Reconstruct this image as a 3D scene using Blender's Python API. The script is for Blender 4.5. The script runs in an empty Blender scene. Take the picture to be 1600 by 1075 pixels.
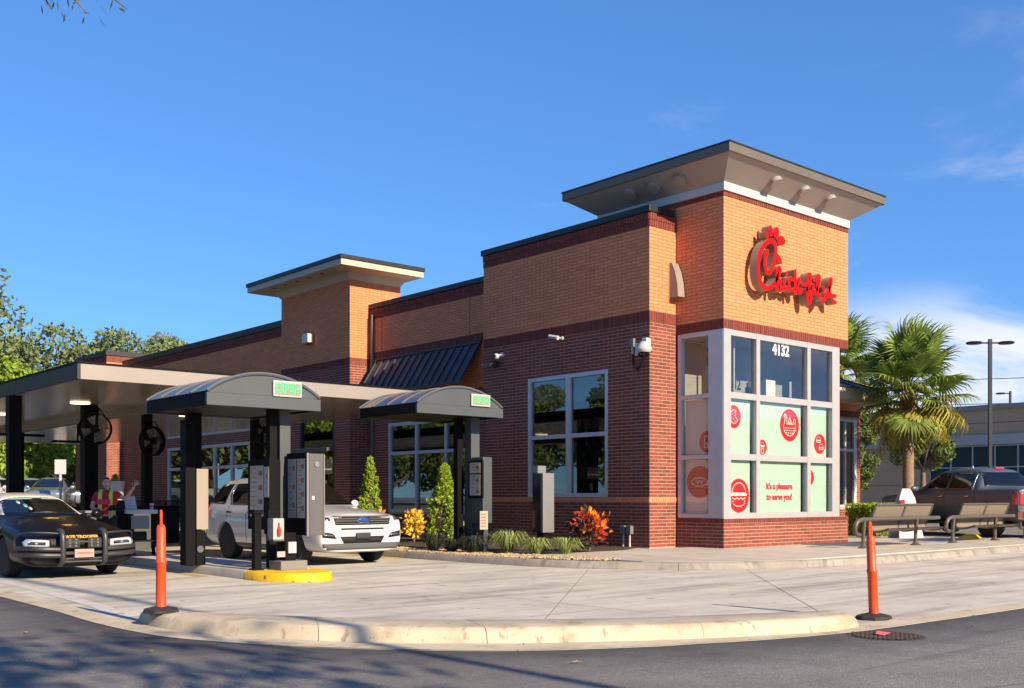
import bpy, bmesh, math, random
from mathutils import Vector, Matrix, noise
from mathutils.bvhtree import BVHTree
random.seed(7)
S = bpy.context.scene
COL = S.collection
R_ = math.radians
# ---------------------------------------------------------------- camera
cd = bpy.data.cameras.new('camera'); cam = bpy.data.objects.new('camera', cd); COL.objects.link(cam)
cam.location = (-19.429, -14.897, 1.32); cam.rotation_euler = (R_(90), 0, -math.atan2(.6577, .7533))
cd.sensor_width = 36; cd.lens = 36.92; cd.shift_y = .1497; cd.clip_start = .1; cd.clip_end = 3000
S.camera = cam
# ---------------------------------------------------------------- world, sun, exposure
SUN_EL, SUN_TRAVEL = R_(26.5), Vector((-.015, 1, -.50))
w = bpy.data.worlds.new('World'); S.world = w; w.use_nodes = True
def world_nodes():
    nt = w.node_tree; N = nt.nodes; L = nt.links; N.clear()
    out = N.new('ShaderNodeOutputWorld'); bg = N.new('ShaderNodeBackground'); sky = N.new('ShaderNodeTexSky')
    sky.sky_type = 'NISHITA'; sky.sun_disc = False; sky.sun_elevation = SUN_EL; sky.sun_rotation = R_(177)
    sky.altitude = 0; sky.air_density = 1.0; sky.dust_density = .0; sky.ozone_density = 3.0
    bg.inputs['Strength'].default_value = .077
    tc = N.new('ShaderNodeTexCoord'); sep = N.new('ShaderNodeSeparateXYZ'); L.new(tc.outputs['Generated'], sep.inputs[0])
    def math_(op, a, b=None, clamp=False):
        m = N.new('ShaderNodeMath'); m.operation = op; m.use_clamp = clamp
        for i, v in enumerate((a, b)):
            if v is None: continue
            if isinstance(v, (int, float)): m.inputs[i].default_value = v
            else: L.new(v, m.inputs[i])
        return m.outputs[0]
    # stretched noise on the dome gives thin cirrus; a bank of cloud sits low on the right
    mp = N.new('ShaderNodeMapping'); mp.inputs['Scale'].default_value = (1.0, 1.0, 3.2); mp.inputs['Location'].default_value = (.31, .2, .1)
    L.new(tc.outputs['Generated'], mp.inputs[0])
    nz = N.new('ShaderNodeTexNoise'); nz.inputs['Scale'].default_value = 3.1; nz.inputs['Detail'].default_value = 12; nz.inputs['Roughness'].default_value = .58; nz.inputs['Distortion'].default_value = .5
    L.new(mp.outputs[0], nz.inputs['Vector'])
    def ramp(v, a, b):
        m = N.new('ShaderNodeMapRange'); m.interpolation_type = 'SMOOTHSTEP'
        m.inputs[1].default_value = a; m.inputs[2].default_value = b; L.new(v, m.inputs[0]); return m.outputs[0]
    nz2 = N.new('ShaderNodeTexNoise'); nz2.inputs['Scale'].default_value = 1.5; nz2.inputs['Detail'].default_value = 3
    L.new(tc.outputs['Generated'], nz2.inputs['Vector'])
    low = ramp(sep.outputs['Z'], .20, .13)
    east = ramp(sep.outputs['X'], .78, .88)
    bank = math_('MULTIPLY', math_('MULTIPLY', ramp(nz.outputs['Fac'], .42, .58), low), east)
    wis = math_('MULTIPLY', math_('MULTIPLY', ramp(nz.outputs['Fac'], .60, .78), ramp(sep.outputs['Z'], .5, .2)), .35)
    fac = math_('MAXIMUM', bank, wis)
    fac = math_('MULTIPLY', fac, .92)
    gm = N.new('ShaderNodeGamma'); gm.inputs[1].default_value = .68; L.new(sky.outputs[0], gm.inputs[0])       # clear, evenly blue Florida sky
    tint = N.new('ShaderNodeMixRGB'); tint.blend_type = 'MULTIPLY'; tint.inputs[0].default_value = 1; tint.inputs[2].default_value = (.42, .80, 1.36, 1); L.new(gm.outputs[0], tint.inputs[1])
    mx = N.new('ShaderNodeMixRGB'); L.new(fac, mx.inputs[0]); L.new(tint.outputs[0], mx.inputs[1]); mx.inputs[2].default_value = (4.3, 4.4, 4.7, 1)
    L.new(mx.outputs[0], bg.inputs[0]); L.new(bg.outputs[0], out.inputs[0])
world_nodes()
sd = bpy.data.lights.new('sun', 'SUN'); sd.energy = 3.2; sd.angle = R_(.53); sd.color = (1, .80, .56)
sun = bpy.data.objects.new('sun', sd); COL.objects.link(sun); sun.rotation_euler = SUN_TRAVEL.to_track_quat('-Z', 'Y').to_euler()
S.view_settings.view_transform = 'Standard'; S.view_settings.look = 'None'; S.view_settings.gamma = 1; S.view_settings.exposure = 1.55
S.render.engine = 'CYCLES'
S.cycles.max_bounces = 8; S.cycles.transparent_max_bounces = 12
# ---------------------------------------------------------------- materials
MATS = {}
def mat(name, col, rough=.6, metal=0, var=0, vs=4, bump=0, bs=60, rnd=0, coat=0, spec=.5, col2=None, stretch=(1,1,1), emit=None, trans=0):
    if name in MATS: return MATS[name]
    m = bpy.data.materials.new(name); m.use_nodes = True; MATS[name] = m
    nt = m.node_tree; N = nt.nodes; L = nt.links; b = N['Principled BSDF']
    b.inputs['Roughness'].default_value = rough; b.inputs['Metallic'].default_value = metal
    b.inputs['Coat Weight'].default_value = coat; b.inputs['Coat Roughness'].default_value = .04
    b.inputs['Specular IOR Level'].default_value = spec
    b.inputs['Base Color'].default_value = (*col, 1)
    m.diffuse_color = (*col, 1)
    src = None
    if var or col2 or bump:
        tc = N.new('ShaderNodeTexCoord'); mp = N.new('ShaderNodeMapping'); mp.inputs['Scale'].default_value = stretch
        L.new(tc.outputs['Object'], mp.inputs[0])
    if var or col2:
        n = N.new('ShaderNodeTexNoise'); n.inputs['Scale'].default_value = vs; n.inputs['Detail'].default_value = 8; n.inputs['Roughness'].default_value = .65
        L.new(mp.outputs[0], n.inputs['Vector'])
        r = N.new('ShaderNodeMapRange'); r.inputs[1].default_value = .3; r.inputs[2].default_value = .7; L.new(n.outputs['Fac'], r.inputs[0])
        mx = N.new('ShaderNodeMixRGB'); L.new(r.outputs[0], mx.inputs[0])
        c2 = col2 if col2 else tuple(c * (1 + var) for c in col); c1 = col if col2 else tuple(c * (1 - var) for c in col)
        mx.inputs[1].default_value = (*c1, 1); mx.inputs[2].default_value = (*c2, 1); src = mx.outputs[0]
        rr = N.new('ShaderNodeMapRange'); rr.inputs[3].default_value = max(rough - .08, .02); rr.inputs[4].default_value = min(rough + .08, 1); L.new(n.outputs['Fac'], rr.inputs[0]); L.new(rr.outputs[0], b.inputs['Roughness'])
    if rnd:
        g = N.new('ShaderNodeNewGeometry'); oi = N.new('ShaderNodeObjectInfo')
        a = N.new('ShaderNodeMath'); a.operation = 'ADD'; L.new(g.outputs['Random Per Island'], a.inputs[0]); L.new(oi.outputs['Random'], a.inputs[1])
        f = N.new('ShaderNodeMath'); f.operation = 'FRACT'; L.new(a.outputs[0], f.inputs[0])
        r = N.new('ShaderNodeMapRange'); r.inputs[3].default_value = 1 - rnd; r.inputs[4].default_value = 1 + rnd; L.new(f.outputs[0], r.inputs[0])
        mu = N.new('ShaderNodeVectorMath'); mu.operation = 'SCALE'
        if src: L.new(src, mu.inputs[0])
        else: mu.inputs[0].default_value = col
        L.new(r.outputs[0], mu.inputs['Scale']); src = mu.outputs[0]
    if src: L.new(src, b.inputs['Base Color'])
    if bump:
        n = N.new('ShaderNodeTexNoise'); n.inputs['Scale'].default_value = bs; n.inputs['Detail'].default_value = 5; L.new(mp.outputs[0], n.inputs['Vector'])
        bp = N.new('ShaderNodeBump'); bp.inputs['Strength'].default_value = bump; bp.inputs['Distance'].default_value = .02; L.new(n.outputs['Fac'], bp.inputs['Height']); L.new(bp.outputs[0], b.inputs['Normal'])
    if emit: b.inputs['Emission Color'].default_value = (*col, 1); b.inputs['Emission Strength'].default_value = emit
    if trans:
        t = N.new('ShaderNodeBsdfTranslucent'); t.inputs[0].default_value = (*[min(1, c * 1.3) for c in col], 1)
        if src: L.new(src, t.inputs[0])
        ms = N.new('ShaderNodeMixShader'); ms.inputs[0].default_value = trans
        o = [x for x in N if x.type == 'OUTPUT_MATERIAL'][0]
        L.new(b.outputs[0], ms.inputs[1]); L.new(t.outputs[0], ms.inputs[2]); L.new(ms.outputs[0], o.inputs[0])
    return m
def glass(name, tint, base=.06, blend=4.):
    if name in MATS: return MATS[name]
    m = bpy.data.materials.new(name); m.use_nodes = True; MATS[name] = m
    nt = m.node_tree; N = nt.nodes; L = nt.links; N.clear()
    o = N.new('ShaderNodeOutputMaterial'); t = N.new('ShaderNodeBsdfTransparent'); t.inputs[0].default_value = (*tint, 1)
    g = N.new('ShaderNodeBsdfGlossy'); g.inputs['Roughness'].default_value = .01; g.inputs[0].default_value = (.95, .97, 1, 1)
    lw = N.new('ShaderNodeLayerWeight'); lw.inputs[0].default_value = .5
    pw = N.new('ShaderNodeMath'); pw.operation = 'POWER'; L.new(lw.outputs['Facing'], pw.inputs[0]); pw.inputs[1].default_value = blend
    r = N.new('ShaderNodeMapRange'); r.inputs[3].default_value = base; r.inputs[4].default_value = .95; L.new(pw.outputs[0], r.inputs[0])
    ms = N.new('ShaderNodeMixShader'); L.new(r.outputs[0], ms.inputs[0]); L.new(t.outputs[0], ms.inputs[1]); L.new(g.outputs[0], ms.inputs[2]); L.new(ms.outputs[0], o.inputs[0])
    return m
RED = mat('red_brick', (.195, .045, .027), .82, var=.22, vs=25, rnd=.24, bump=.25, bs=90)
REDS = mat('red_soldier_brick', (.165, .034, .022), .82, var=.2, vs=25, rnd=.2, bump=.25, bs=90)
TAN = mat('tan_brick', (.66, .228, .098), .85, var=.12, vs=25, rnd=.09, bump=.25, bs=90)
MORTR = mat('grey_mortar', (.42, .29, .22), .9, var=.15, vs=30)
MORTT = mat('tan_mortar', (.40, .135, .065), .9, var=.15, vs=30)
BRONZE = mat('dark_bronze_metal', (.018, .0185, .021), .45, .0, var=.15, vs=3, spec=.4)
TAUPE = mat('taupe_metal', (.26, .225, .19), .5, .1, var=.06, vs=2)
GREYP = mat('grey_painted_metal', (.17, .165, .16), .5, .1, var=.06, vs=2)
WHITEM = mat('white_painted_metal', (.45, .447, .443), .45, var=.04, vs=3)
CREAM = mat('cream_stucco', (.47, .41, .32), .8, var=.06, vs=6, bump=.15)
ALU = mat('window_aluminium', (.50, .49, .50), .38, .25, var=.05, vs=3)
BLACK = mat('black_metal', (.004, .004, .0045), .6, 0, spec=.12)
BLACKP = mat('black_plastic', (.006, .006, .0065), .6, spec=.3)
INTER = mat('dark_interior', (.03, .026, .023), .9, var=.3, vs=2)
PANE = glass('window_glass', (.66, .70, .68), .08, 3.)
PANEF = glass('front_glass', (.96, .98, .97), .05, 4.)
ORANGE = mat('orange_plastic', (.66, .062, .008), .42, var=.08, vs=6)
YELLOW = mat('yellow_paint', (.78, .47, .008), .65, var=.12, vs=4, bump=.2)
SIGNRED = mat('sign_red', (.55, .004, .005), .6, spec=.1)
STEEL = mat('brushed_steel', (.095, .095, .097), .45, .15, var=.08, vs=4, stretch=(1, 1, .1))
# ---------------------------------------------------------------- mesh builder
class MB:
    def __init__(s): s.v = []; s.f = []
    def add(s, v, f):
        o = len(s.v); s.v += [tuple(p) for p in v]; s.f += [tuple(i + o for i in q) for q in f]; return s
    def box(s, x0, y0, z0, x1, y1, z1):
        return s.add([(x0,y0,z0),(x1,y0,z0),(x1,y1,z0),(x0,y1,z0),(x0,y0,z1),(x1,y0,z1),(x1,y1,z1),(x0,y1,z1)],
                     [(0,3,2,1),(4,5,6,7),(0,1,5,4),(1,2,6,5),(2,3,7,6),(3,0,4,7)])
    def cyl(s, p0, p1, r0, r1=None, n=12, cap=True):
        r1 = r0 if r1 is None else r1; p0 = Vector(p0); p1 = Vector(p1); d = (p1 - p0)
        if d.length < 1e-6: return s
        d.normalize(); a = d.orthogonal().normalized(); b = d.cross(a)
        v = [p + (a * math.cos(t) + b * math.sin(t)) * r for p, r in ((p0, r0), (p1, r1)) for t in [2 * math.pi * i / n for i in range(n)]]
        f = [(i, (i + 1) % n, n + (i + 1) % n, n + i) for i in range(n)]
        if cap: f += [tuple(range(n - 1, -1, -1)), tuple(range(n, 2 * n))]
        return s.add(v, f)
    def tube(s, path, r, n=8, cap=True):
        P = [Vector(p) for p in path]; rs = r if isinstance(r, (list, tuple)) else [r] * len(P)
        d0 = (P[1] - P[0]).normalized(); a = d0.orthogonal().normalized(); v = []
        for i, p in enumerate(P):
            d = (P[min(i + 1, len(P) - 1)] - P[max(i - 1, 0)]).normalized()
            a = (a - d * a.dot(d)).normalized(); b = d.cross(a)
            v += [p + (a * math.cos(2 * math.pi * k / n) + b * math.sin(2 * math.pi * k / n)) * rs[i] for k in range(n)]
        f = [(i * n + k, i * n + (k + 1) % n, (i + 1) * n + (k + 1) % n, (i + 1) * n + k) for i in range(len(P) - 1) for k in range(n)]
        if cap: f += [tuple(range(n - 1, -1, -1)), tuple(range((len(P) - 1) * n, len(P) * n))]
        return s.add(v, f)
    def prism(s, poly, fn):            # poly: 2-D outline; fn(u, v, k) -> 3-D point, k = 0 / 1
        n = len(poly); v = [fn(p[0], p[1], 0) for p in poly] + [fn(p[0], p[1], 1) for p in poly]
        return s.add(v, [tuple(range(n - 1, -1, -1)), tuple(range(n, 2 * n))] + [(i, (i + 1) % n, n + (i + 1) % n, n + i) for i in range(n)])
    def lathe(s, prof, n=20, c=(0, 0, 0), axis='z', cap=True):
        v = []
        for r, h in prof:
            for k in range(n):
                t = 2 * math.pi * k / n; q = (r * math.cos(t), r * math.sin(t), h)
                if axis == 'x': q = (q[2], q[0], q[1])
                if axis == 'y': q = (q[0], q[2], q[1])
                v.append((c[0] + q[0], c[1] + q[1], c[2] + q[2]))
        m = len(prof)
        return s.add(v, [(i * n + k, i * n + (k + 1) % n, (i + 1) * n + (k + 1) % n, (i + 1) * n + k) for i in range(m - 1) for k in range(n)] + ([tuple(range(n - 1, -1, -1)), tuple(range((m - 1) * n, m * n))] if cap else []))
    def blob(s, c, r, n=8, m=6):
        rx, ry, rz = r if isinstance(r, (tuple, list)) else (r, r, r)
        v = [(c[0], c[1], c[2] - rz)]; f = []
        for i in range(1, m):
            a = math.pi * i / m - math.pi / 2
            for k in range(n): t = 2 * math.pi * k / n; v.append((c[0] + rx * math.cos(a) * math.cos(t), c[1] + ry * math.cos(a) * math.sin(t), c[2] + rz * math.sin(a)))
        v.append((c[0], c[1], c[2] + rz)); e = len(v) - 1
        for k in range(n):
            f.append((0, 1 + (k + 1) % n, 1 + k)); f.append((e, 1 + (m - 2) * n + k, 1 + (m - 2) * n + (k + 1) % n))
            for i in range(m - 2): f.append((1 + i * n + k, 1 + i * n + (k + 1) % n, 1 + (i + 1) * n + (k + 1) % n, 1 + (i + 1) * n + k))
        return s.add(v, f)
    def mesh(s, name, m, smooth=False):
        me = bpy.data.meshes.new(name); me.from_pydata(s.v, [], s.f); me.update()
        if m: me.materials.append(m)
        if smooth: me.polygons.foreach_set('use_smooth', [True] * len(me.polygons))
        return me
    def build(s, name, m, parent=None, smooth=False, bevel=0, kind=None):
        o = bpy.data.objects.new(name, s.mesh(name, m, False)); COL.objects.link(o); o.parent = parent
        bm = bmesh.new(); bm.from_mesh(o.data); bmesh.ops.recalc_face_normals(bm, faces=bm.faces); bm.to_mesh(o.data); bm.free()
        if smooth: auto_smooth(o.data)
        if bevel:
            b = o.modifiers.new('bevel', 'BEVEL'); b.width = bevel; b.segments = 2; b.limit_method = 'ANGLE'
        if kind: o['kind'] = kind
        return o
def auto_smooth(me, ang=.7):
    bm = bmesh.new(); bm.from_mesh(me)
    for f in bm.faces: f.smooth = True
    for e in bm.edges:
        e.smooth = not (len(e.link_faces) == 2 and e.calc_face_angle(0) > ang)
    bm.to_mesh(me); bm.free()
def B(name, m, parent, *bx, bevel=0, kind=None):
    b = MB()
    for q in bx: b.box(*q)
    return b.build(name, m, parent, bevel=bevel, kind=kind)
def tag(o, label=None, cat=None, group=None, kind=None):
    if label: o['label'] = label
    if cat: o['category'] = cat
    if group: o['group'] = group
    if kind: o['kind'] = kind
    return o
def thing(name, label, cat, loc=(0, 0, 0), rz=0, group=None):
    o = bpy.data.objects.new(name, None); COL.objects.link(o); o.location = loc; o.rotation_euler = (0, 0, rz); o.empty_display_size = .2
    return tag(o, label, cat, group)
def copy_tree(o, parent=None):
    c = o.copy(); COL.objects.link(c); c.parent = parent
    for ch in list(o.children): copy_tree(ch, c)
    return c
def share(name, me, parent, loc=(0, 0, 0), rot=(0, 0, 0)):
    o = bpy.data.objects.new(name, me); COL.objects.link(o); o.parent = parent; o.location = loc; o.rotation_euler = rot; return o
def evaluated(o):
    dg = bpy.context.evaluated_depsgraph_get(); me = bpy.data.meshes.new_from_object(o.evaluated_get(dg)); return me
def smooth_path(P, n=6, closed=False):
    P = [Vector(p) for p in P]; out = []
    for i in range(len(P) - 1):
        p0 = P[max(i - 1, 0)]; p1 = P[i]; p2 = P[i + 1]; p3 = P[min(i + 2, len(P) - 1)]
        for k in range(n):
            t = k / n; out.append(.5 * ((2 * p1) + (p2 - p0) * t + (2 * p0 - 5 * p1 + 4 * p2 - p3) * t * t + (3 * p1 - p0 - 3 * p2 + p3) * t ** 3))
    return out + [P[-1]]
def text_mesh(txt, size, m, name, fn, parent, depth=0, bold=0, align='CENTER', space=1, sx=1):
    c = bpy.data.curves.new('t', 'FONT'); c.body = txt; c.size = size; c.align_x = align; c.align_y = 'CENTER'; c.extrude = depth; c.offset = bold; c.resolution_u = 3; c.space_character = space
    o = bpy.data.objects.new('t', c); COL.objects.link(o); me = evaluated(o); bpy.data.objects.remove(o)
    for v in me.vertices: v.co = Vector(fn(v.co.x * sx, v.co.y, v.co.z))
    me.materials.clear(); me.materials.append(m)
    q = bpy.data.objects.new(name, me); COL.objects.link(q); q.parent = parent; return q
# ================================================================= THE SETTING
ASPH = mat('asphalt', (.17, .165, .158), .85, col2=(.27, .26, .245), vs=1.1, bump=1.0, bs=110)
ASPHD = mat('fresh_asphalt', (.048, .049, .055), .8, col2=(.092, .09, .093), vs=2.2, bump=1.0, bs=110)
CONC = mat('drive_concrete', (.42, .392, .328), .85, col2=(.58, .545, .46), vs=.9, bump=.25, bs=120, rnd=.06)
KERB = mat('kerb_concrete', (.44, .37, .265), .85, col2=(.60, .525, .39), vs=1.6, bump=.3, bs=110, rnd=.05)
KERBG = mat('weathered_kerb', (.22, .20, .17), .85, col2=(.36, .33, .28), vs=2.0, bump=.3, bs=110, rnd=.08)
WALK = mat('pavement_concrete', (.41, .36, .29), .85, col2=(.52, .465, .385), vs=1.2, bump=.25, bs=120, rnd=.06)
WLINE = mat('worn_white_line', (.62, .60, .56), .7, col2=(.42, .39, .34), vs=6)
def stain(m, entries):
    """multiply wear into a material: (scale, stretch, threshold lo, hi, colour, amount)"""
    nt = m.node_tree; N = nt.nodes; L = nt.links; bs_ = N['Principled BSDF']
    tc = N.new('ShaderNodeTexCoord')
    for sc, st, lo, hi, c, am, rot in entries:
        src = bs_.inputs['Base Color'].links[0].from_socket
        mp = N.new('ShaderNodeMapping'); mp.inputs['Scale'].default_value = st; mp.inputs['Rotation'].default_value = (0, 0, rot); L.new(tc.outputs['Object'], mp.inputs[0])
        nz = N.new('ShaderNodeTexNoise'); nz.inputs['Scale'].default_value = sc; nz.inputs['Detail'].default_value = 7; nz.inputs['Roughness'].default_value = .62; L.new(mp.outputs[0], nz.inputs['Vector'])
        r = N.new('ShaderNodeMapRange'); r.interpolation_type = 'SMOOTHSTEP'; r.inputs[1].default_value = lo; r.inputs[2].default_value = hi; r.inputs[4].default_value = am; L.new(nz.outputs['Fac'], r.inputs[0])
        mx = N.new('ShaderNodeMixRGB'); L.new(r.outputs[0], mx.inputs[0]); L.new(src, mx.inputs[1]); mx.inputs[2].default_value = (*c, 1); L.new(mx.outputs[0], bs_.inputs['Base Color'])
stain(CONC, [(.8, (.3, 1.8, 1), .46, .68, (.20, .178, .148), .62, .35), (4.0, (1, 1, 1), .62, .68, (.10, .09, .08), .75, 0), (1.6, (.10, 1.8, 1), .54, .66, (.16, .14, .12), .4, -.75), (26, (1, 1, 1), .64, .70, (.12, .11, .095), .45, 0)])
stain(ASPH, [(45, (1, 1, 1), .54, .66, (.50, .475, .44), .75, 0), (38, (1, 1, 1), .58, .68, (.05, .05, .052), .7, 1), (1.0, (.12, 2.2, 1), .50, .66, (.10, .098, .098), .5, .5), (.35, (1, 1, 1), .46, .62, (.15, .145, .14), .5, 0)])
stain(ASPHD, [(48, (1, 1, 1), .56, .68, (.2, .195, .19), .65, 0), (.9, (1, 1, 1), .48, .64, (.14, .135, .13), .7, 0)])
stain(KERB, [(2.2, (1, 1, 1), .50, .68, (.27, .22, .155), .65, 0), (9, (1, 1, .4), .60, .68, (.16, .13, .10), .6, 0), (30, (1, 1, 1), .62, .68, (.18, .15, .11), .6, 0)])
stain(KERBG, [(4.0, (1, 1, .3), .50, .66, (.09, .08, .07), .55, 0)])
stain(WALK, [(1.3, (1, 1, 1), .54, .70, (.22, .19, .15), .5, 0), (12, (1, 1, 1), .68, .72, (.12, .10, .09), .6, 0)])
def ground_z(x, y):
    def ss(a, b, t): t = max(0, min(1, (t - a) / (b - a))); return t * t * (3 - 2 * t)
    return .75 * ss(20, 33, y) * ss(1, -2.5, x)
def make_ground():
    xs = [-1500, -400, -120, -60, -40, -25, -15, -10] + [-8 + k * .5 for k in range(22)] + [6, 12, 30, 60, 120, 400, 1500]
    ys = [-1500, -400, -100, -40, -20, 0, 10] + [18 + k for k in range(18)] + [40, 60, 120, 400, 1500]
    v = [(x, y, ground_z(x, y)) for y in ys for x in xs]; n = len(xs)
    f = [(j * n + i, j * n + i + 1, (j + 1) * n + i + 1, (j + 1) * n + i) for j in range(len(ys) - 1) for i in range(n - 1)]
    return MB().add(v, f).build('ground', ASPH, None, smooth=True, kind='structure')
make_ground()
ASPHALT_EDGE = [(-15.2, 24), (-15.25, 8), (-15.4, .01), (-15.43, -2.15), (-15.5, -3.81), (-15.44, -5.01), (-15.29, -5.67), (-14.83, -6.63), (-14.28, -7.35), (-13.54, -8.11), (-12.52, -8.69), (-11.91, -8.91), (-11.26, -9.14), (-10.18, -9.36), (-8.81, -9.44), (-6.6, -9.5), (0, -9.6), (30, -9.7)]
KERB_LINE = [(-6.25, 30), (-6.25, 14), (-6.25, 5.75), (-6.28, 3.97), (-6.23, 2.22), (-6.12, .33), (-5.79, -1.06), (-5.18, -2.1), (-4.4, -2.95), (-3.28, -3.51), (-1.69, -3.9), (.26, -4.08), (3.22, -3.98), (6.81, -3.85), (12, -3.75), (30, -3.7)]
def curve2(P, n=5): return [(p.x, p.y) for p in smooth_path([(a, b, 0) for a, b in P], n)]
def offset(P, d):
    o = []
    for i, p in enumerate(P):
        a = Vector(P[max(i - 1, 0)]); b = Vector(P[min(i + 1, len(P) - 1)]); t = (b - a).normalized(); o.append((p[0] - t.y * d, p[1] + t.x * d))
    return o
def pieces_between(name, m, parent, A, Bv, z0, z1, cuts=(), gap=.012, kind=None):
    """cut the ribbon between two curves into slabs at the given index pairs"""
    pass
# --- drive lane of separate concrete slabs
drive = B('drive_lane', mat('joint_grout', (.10, .09, .08), .9), None, (-15, -9, .001, 29, 23, .002)); 
def make_drive():
    E = curve2(ASPHALT_EDGE); K = curve2(KERB_LINE)
    poly = E + K[::-1]
    bm = bmesh.new(); bm.faces.new([bm.verts.new((x, y, 0)) for x, y in poly])
    def cut(p, d):
        bmesh.ops.bisect_plane(bm, geom=bm.verts[:] + bm.edges[:] + bm.faces[:], plane_co=(*p, 0), plane_no=(-d[1], d[0], 0), dist=1e-5)
    for p, d in (((-11.42, -6.34), (.75, .66)), ((-3.23, -2.9), (.73, .68)), ((-13.92, -2.8), (.88, .48)), ((-10.4, 0), (0, 1)), ((0, 6.5), (1, 0)), ((0, 12), (1, 0)), ((1.5, -5), (.2, 1)), ((7, -5), (.1, 1)), ((14, -5), (0, 1))): cut(p, d)
    me = bpy.data.meshes.new('drive_lane')
    base = MB().add([(x, y, .003) for x, y in poly], [tuple(range(len(poly)))]).mesh('drive_lane', MATS['joint_grout']); drive.data = base
    for f in bm.faces[:]:
        P = [v.co.copy() for v in f.verts]; c = f.calc_center_median()
        Q = offset([(p.x, p.y) for p in P] , 0)
        n = len(P); pts = []
        for i in range(n):           # inset every edge by half a joint
            a, b_, c_ = P[i - 1], P[i], P[(i + 1) % n]
            n1 = Vector((-(b_ - a).y, (b_ - a).x)).normalized(); n2 = Vector((-(c_ - b_).y, (c_ - b_).x)).normalized()
            k = (n1 + n2); k = k.normalized() * (.007 / max(.3, k.normalized().dot(n1))) if k.length > .1 else n1 * .007
            pts.append((b_.x + k.x, b_.y + k.y))
        ar = sum(pts[i - 1][0] * pts[i][1] - pts[i][0] * pts[i - 1][1] for i in range(n))
        MB().prism(pts, lambda u, v, k: (u, v, .003 + .005 * k)).build('concrete_slab', CONC, drive)
    bm.free()
make_drive(); drive['kind'] = 'structure'
# --- darker, newer strip of asphalt along the gutter
def ribbon(A, Bv, za, zb): 
    n = len(A); v = [(*a, za) for a in A] + [(*b, zb) for b in Bv]
    return MB().add(v, [(i, i + 1, n + i + 1, n + i) for i in range(n - 1)])
EDGE = curve2(ASPHALT_EDGE)
def asphalt_strip():
    E = curve2(ASPHALT_EDGE, 12); rows = [offset(E, -d) for d in (0, .35, .8, 1.3, 1.9, 2.6)]; n = len(E)
    v = [(*p, .005) for r in rows for p in r]; f = [(j * n + i, j * n + i + 1, (j + 1) * n + i + 1, (j + 1) * n + i) for j in range(5) for i in range(n - 1)]
    o = MB().add(v, f).build('fresh_asphalt_strip', None, None, kind='structure')
    at = o.data.attributes.new('wear', 'FLOAT', 'POINT')
    for k in range(len(v)): at.data[k].value = (0, .18, .42, .66, .86, 1)[k // n]
    m = ASPH.copy(); m.name = 'sealed_asphalt'; nt = m.node_tree; N = nt.nodes; L = nt.links; bs_ = N['Principled BSDF']; src = bs_.inputs['Base Color'].links[0].from_socket
    tc = N.new('ShaderNodeTexCoord'); at_ = N.new('ShaderNodeAttribute'); at_.attribute_name = 'wear'
    nz = N.new('ShaderNodeTexNoise'); nz.inputs['Scale'].default_value = 1.4; nz.inputs['Detail'].default_value = 10; nz.inputs['Roughness'].default_value = .75; L.new(tc.outputs['Object'], nz.inputs['Vector'])
    ad = N.new('ShaderNodeMath'); ad.operation = 'ADD'; L.new(at_.outputs['Fac'], ad.inputs[0]); L.new(nz.outputs['Fac'], ad.inputs[1])
    r = N.new('ShaderNodeMapRange'); r.inputs[1].default_value = .55; r.inputs[2].default_value = 1.25; L.new(ad.outputs[0], r.inputs[0])
    gr = N.new('ShaderNodeTexNoise'); gr.inputs['Scale'].default_value = 48; L.new(tc.outputs['Object'], gr.inputs['Vector'])
    rp = N.new('ShaderNodeMixRGB'); L.new(gr.outputs['Fac'], rp.inputs[0]); rp.inputs[1].default_value = (.03, .031, .036, 1); rp.inputs[2].default_value = (.105, .103, .107, 1)
    mx = N.new('ShaderNodeMixRGB'); L.new(r.outputs[0], mx.inputs[0]); L.new(rp.outputs[0], mx.inputs[1]); L.new(src, mx.inputs[2]); L.new(mx.outputs[0], bs_.inputs['Base Color'])
    o.data.materials.append(m)
asphalt_strip()
# --- gutter pan along the lane edge
gut = ribbon(offset(EDGE, .0), offset(EDGE, .3), .012, .014).build('gutter', KERB, None, kind='structure')
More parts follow.
